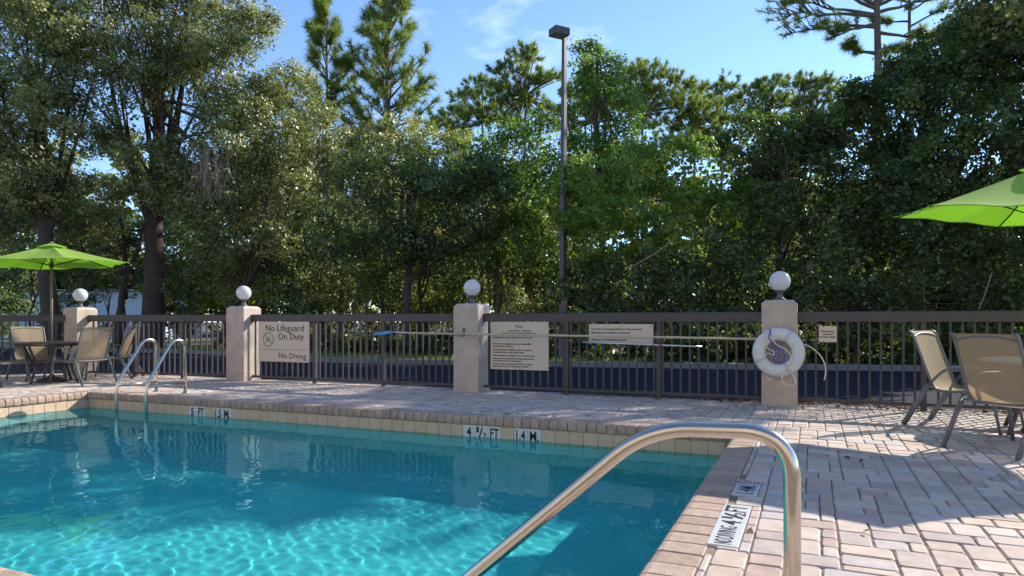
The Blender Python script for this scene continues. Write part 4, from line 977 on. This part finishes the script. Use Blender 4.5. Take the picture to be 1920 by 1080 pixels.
# --- pines
def pine(label, u, d, vtop, r, spec, seed, needle=.34, nw=.028, dense=46, lean=0, domes=(), tip=True, sub=0, deep=1, spread=False, group='pines above the trees'):
    """spec: list of (v, length, direction sign/None, droop)"""
    rg = random.Random(seed); nr = np.random.default_rng(seed)
    base = G(u, d, -.1); top = P(u + lean, vtop, d)
    o = thing('pine_tree', label, 'tree', base, 0, group); b = MB()
    pts, rs = trunk_path(Vector((0, 0, 0)), top - base, r, .10, rg); b.tube(pts, rs, 10)
    ax = Vector((math.cos(YAW), math.sin(YAW), 0)); ay = Vector((-math.sin(YAW), math.cos(YAW), 0))
    tufts = []
    def branch(st, vec, ra, n, droop, sub=1, top_=True):
        L = vec.length; pt = []
        side = vec.cross(Vector((0, 0, 1))); side = side.normalized() if side.length > 1e-4 else ax
        for i in range(6):
            t = i / 5; pt.append(st + vec * t + Vector((0, 0, 1)) * (droop * L * (t * t - .3 * t)) + side * (rg.uniform(-.09, .09) * L * t) + Vector((0, 0, rg.uniform(-.04, .04) * L * t)))
        b.tube(smooth_path(pt, 2), [max(.008, ra * (1 - .8 * k / 10)) for k in range(11)], 5, cap=False)
        tufts.append((pt[-1], (pt[-1] - pt[-2]).normalized()))
        if sub:
            for j in range(n):
                t = rg.uniform(.4, .98); i0 = min(4, int(t * 5)); p = pt[i0].lerp(pt[i0 + 1], t * 5 - i0)
                v2 = (vec.normalized() * rg.uniform(.3, .9) + side * rg.uniform(-.9, .9) + Vector((0, 0, rg.uniform(-.1, .7)))) * (L * (rg.uniform(.12, .32) if not spread else rg.uniform(.16, .42)) - 0)
                branch(p, v2, ra * .4, 2 if sub > 1 else 0, rg.uniform(-.25, .35), sub - 1)
                if not spread and rg.random() < .5: tufts.append((p + v2 * .55, v2.normalized()))
    for (v, L, az, el, n, droop) in spec:
        st = P(u, v, d) - base; f = min(1, max(0, st.z / (top - base).z)); st = Vector((0, 0, 0)).lerp(top - base, f)
        a = az if az is not None else rg.uniform(0, 360)
        vec = (ax * math.cos(rad(a)) + ay * math.sin(rad(a))) * math.cos(rad(el)) + Vector((0, 0, math.sin(rad(el))))
        branch(st, vec * L, max(.02, r * .32), max(n, sub), droop, deep)
    if tip: tufts.append((top - base, Vector((0, 0, 1))))
    for (du, dv, dd, rx, rz, n) in domes:
        cc = P(du, dv, d + dd) - base; st = Vector((0, 0, 0)).lerp(top - base, .86)
        for k in range(n):
            q = Vector((rg.gauss(0, 1), rg.gauss(0, 1), rg.gauss(.35, .8))).normalized() * (rg.random() ** .35)
            tp = cc + Vector((q.x * rx, q.y * rx, q.z * rz)); tufts.append((tp, (q + Vector((0, 0, .6))).normalized()))
            if k % 5 == 0:
                mid = st.lerp(tp, .55) + Vector((rg.uniform(-.3, .3), rg.uniform(-.3, .3), -.1 * rz)); b.tube(smooth_path([st, mid, tp], 3), [.05, .045, .038, .03, .024, .016, .01], 5, cap=False)
    b.build('trunk', M_pinebark, o, True)
    C = np.array([tuple(t_[0]) for t_ in tufts]); D = np.array([tuple(t_[1]) for t_ in tufts]); n = len(C)
    idx = np.repeat(np.arange(n), dense); N = len(idx)
    dv = unit(nr, N) + D[idx] * .75; dv /= np.linalg.norm(dv, axis=1)[:, None]
    off = D[idx] * nr.uniform(-.22, .06, N)[:, None]
    st = C[idx] + off; ln = needle * nr.uniform(.6, 1.2, N)[:, None]
    side = np.cross(dv, unit(nr, N)); side /= np.linalg.norm(side, axis=1)[:, None]
    v3 = np.stack([st - side * nw * .5, st + side * nw * .5, st + dv * ln], 1)
    tint = np.clip(nr.normal(.5, .2, n)[idx] + nr.normal(0, .12, N), 0, 1); NLEAF[0] += N // 2
    link('crown', poly_mesh('crown', v3, LM_pine, tint), o); return o
rg = random.Random(77)
def conifer_spec(v0, v1, n, L0, L1, el0=25, el1=55):
    out = []
    for i in range(n):
        t = i / (n - 1); out.append((v0 + (v1 - v0) * t, (L0 + (L1 - L0) * t ** .8) * rg.uniform(.75, 1.15), None, el1 + (el0 - el1) * t + rg.uniform(-8, 8), 4 if t > .3 else 2, .12))
    return out
pine('young pine with a narrow top left of the taller pine', 613, 34, 2, .15, conifer_spec(15, 330, 46, .7, 2.3), 201, needle=.44, nw=.028, dense=46, sub=6)
pine('tall bushy pine that leaves the top of the photo', 728, 33, -40, .19, conifer_spec(-25, 330, 76, 1.0, 3.0), 202, needle=.44, nw=.028, dense=44, sub=6)
def umbrella_spec(v, n, L, span=40):
    out = []
    for i in range(n):
        out.append((v + rg.uniform(-span * .4, span), L * rg.uniform(.5, 1.1), i * 360 / n + rg.uniform(-20, 20), rg.uniform(0, 55), 5, .08))
    return out
for i, (u, d, v, lb) in enumerate([
    (985, 44, [(985, 92, 1.5, .6), (955, 125, 1.8, .7), (1020, 135, 1.5, .6), (930, 165, 1.6, .7), (985, 185, 2.0, .8), (1035, 205, 1.6, .8), (950, 225, 1.6, .8)], 'flat topped pine just left of the street lamp head'),
    (905, 50, [(900, 150, 1.7, .7), (868, 172, 1.5, .6), (935, 205, 1.5, .7), (890, 215, 1.6, .7), (860, 240, 1.4, .6)], 'flat topped pine between the tall pine and the lamp'),
    (840, 52, [(850, 200, 1.3, .5), (825, 225, 1.4, .6), (860, 250, 1.4, .6)], 'small flat topped pine right of the tall bushy pine'),
    (1205, 46, [(1180, 128, 1.7, .9), (1215, 125, 1.8, .9), (1255, 150, 2.0, 1.0), (1205, 175, 2.2, 1.1), (1275, 190, 2.0, 1.1), (1230, 230, 2.2, 1.1), (1160, 190, 1.8, 1.0)], 'wide dense pine right of the vine wrapped tree'),
    (1300, 47, [(1290, 165, 1.8, .9), (1322, 200, 1.8, .9), (1300, 225, 2.0, 1.0), (1340, 250, 1.8, .9), (1285, 265, 2.0, 1.0), (1360, 285, 1.6, .8)], 'spreading pine sloping down to the right of centre'),
    (1352, 56, [(1352, 160, 1.7, .8), (1335, 185, 1.5, .7), (1372, 185, 1.5, .7), (1352, 215, 1.5, .6)], 'small round topped pine in the sky gap'),
    (1430, 54, [(1412, 165, 1.7, .8), (1448, 150, 1.7, .8), (1430, 190, 2.0, .9), (1468, 180, 1.5, .8), (1400, 210, 1.6, .8), (1450, 225, 1.9, .9)], 'flat pine left of the tall bare trunk pine'),
    (1520, 50, [(1500, 148, 1.7, .8), (1540, 150, 1.6, .7), (1520, 185, 1.9, .9), (1572, 170, 1.6, .8), (1500, 215, 1.8, .9), (1560, 210, 1.8, .9)], 'flat pine near the foot of the tall bare trunk pine'),
    (1110, 52, [(1080, 165, 1.6, .8), (1125, 150, 1.6, .8), (1100, 205, 1.9, .9), (1060, 230, 1.7, .8)], 'pine behind the vine wrapped tree')]):
    dm = [(a, v_ + 8, rg.uniform(-1.5, 1.5), rx * .85, rz * .85, int(34 * rx)) for (a, v_, rx, rz) in v]
    pine(lb, u, d, min(q[1] for q in v) + 12, .17, umbrella_spec(sum(q[1] for q in v) / len(v), 7, 2.2), 210 + i, needle=.36, nw=.036, dense=56, domes=dm)
pine('tall pine with a bare trunk and long drooping left branch', 1648, 27, -160, .26,
     [(30, 3.6, 178, 8, 16, -.16), (50, 3.2, 172, 4, 12, -.12), (15, 3.3, 195, 14, 12, -.05), (-5, 3.2, 168, 22, 12, -.05), (12, 2.6, 15, 25, 12, 0), (-15, 2.8, -12, 24, 12, 0), (28, 3.0, 165, 18, 12, -.05), (45, 1.9, 190, -14, 8, -.15), (8, 2.8, 185, 20, 10, .0), (-30, 2.8, 175, 15, 10, 0), (-40, 2.6, 0, 15, 10, 0), (25, 2.9, 8, 16, 12, .05), (60, 2.2, -8, -16, 8, .2), (95, 1.3, 20, 8, 8, .1), (100, 1.2, 170, 12, 8, .1), (-70, 3, 60, 10, 8, 0), (-60, 3, 240, 10, 8, 0), (5, 2.4, -20, 22, 10, 0)], 230, needle=.31, nw=.021, dense=34, lean=-8, tip=False, sub=14, deep=2, spread=True)
pine('second bare trunk pine just right of the tall one', 1706, 30, -60, .17,
     [(20, 2.2, 10, 30, 8, 0), (50, 2.3, -5, 28, 10, 0), (5, 2.0, 170, 20, 8, 0), (70, 2.6, 15, 12, 10, .1), (0, 2.4, 30, 40, 8, 0), (40, 1.4, 150, 10, 6, 0)], 231, needle=.31, nw=.021, dense=34, tip=False, sub=12, deep=2, spread=True)
pine('thick grey pine trunk in the top right corner', 1886, 24, -160, .30, [(-60, 2.5, 0, 20, 8, 0), (-60, 2.5, 180, 20, 8, 0)], 232, needle=.3, nw=.026, dense=30, tip=False)

# --- hanging dead vines on the big oak
hv = thing('dead_vines', 'grey dead vines hanging from the big oak', 'vines', P(395, 330, 22.8))
b = MB(); rv = random.Random(8)
for i in range(70):
    p = Vector((rv.gauss(0, .35), rv.gauss(0, .25), rv.uniform(.2, 1.1))); L = rv.uniform(.5, 1.7)
    b.tube(smooth_path([p, p + Vector((rv.uniform(-.15, .15), rv.uniform(-.1, .1), -L * .5)), p + Vector((rv.uniform(-.3, .3), rv.uniform(-.2, .2), -L))], 3), [.009] * 7, 4, cap=False)
b.build('tendrils', M_vine, hv)
# --- dead twigs in the right thickets
for i, (u0, v0, u1, v1, d, lb) in enumerate([(1175, 505, 1270, 445, 16.8, 'bare diagonal twig low in the thicket right of the lamp'), (1835, 580, 1860, 510, 15.6, 'bare upright twig in the thicket under the right umbrella')]):
    a = P(u0, v0, d); c = P(u1, v1, d); o = thing('bare_twig', lb, 'twig', a, 0, 'bare twigs in the thicket')
    b = MB(); b.tube(smooth_path([Vector((0, 0, 0)), (c - a) * .5 + Vector((0, 0, -.05)), c - a], 4), [.016] * 8 + [.006], 5); b.build('stem', M_vine, o)

# --- far woods as one mass, grass and fallen leaves
lobes = []
rw = random.Random(9)
for i in range(46):
    u = -300 + i * 56 + rw.uniform(-20, 20); d = rw.uniform(58, 75); v = rw.uniform(330, 430)
    if 1320 < u < 1560: v += 10
    lobes.append(lob(u, v, d, rw.uniform(3, 4.5), rw.uniform(3, 4.5)))
    lobes.append(lob(u + 20, 520, d + 3, 4.5, 3.6))
v, t, c = foliage(lobes, .05, 13, .74, .50, 300, cr=(.7, 1.5), shell=.6, zmin=.2, tbase=.5, core_n=8)
NLEAF[0] += len(v); o = link('far_woods', poly_mesh('far_woods', v, LM_oak, t)); tag(o, kind='stuff')
grass_strip('grass_bank', 22000, 0, 0, 0, 1.6, .20, LM_vine, 41)
r = np.random.default_rng(50); n = 1500
x = r.uniform(-3.5, 4.0, n); yy = 9.80 + np.abs(r.normal(0, .07, n)); yy = np.where(r.random(n) < .2, 9.6 + r.random(n) * .3, yy)
k = 90; x[:k] = r.uniform(-9, 3, k); yy[:k] = r.uniform(7.45, 9.6, k); x[k:k + 25] = r.uniform(-.3, 2.6, 25); yy[k:k + 25] = r.uniform(3.5, 8, 25)
pts = np.stack([x, yy, np.full(n, .006) + r.random(n) * .02], 1); nrm = unit(r, n) * .5 + np.array([0, 0, 1.0]); nrm /= np.linalg.norm(nrm, axis=1)[:, None]
o = link('fallen_leaves', poly_mesh('fallen_leaves', leaf_arrays(pts, nrm, .05, .03, r), M_litter)); tag(o, kind='stuff')
import sys; print('TRIS', sorted([(sum(len(p.vertices) - 2 for p in o.data.polygons), o.name) for o in S.objects if o.type == 'MESH'])[-45:], sum(sum(len(p.vertices) - 2 for p in o.data.polygons) for o in S.objects if o.type == 'MESH')) if '--tris' in sys.argv else None
print('LEAVES', NLEAF[0], 'pavers', len(pav))
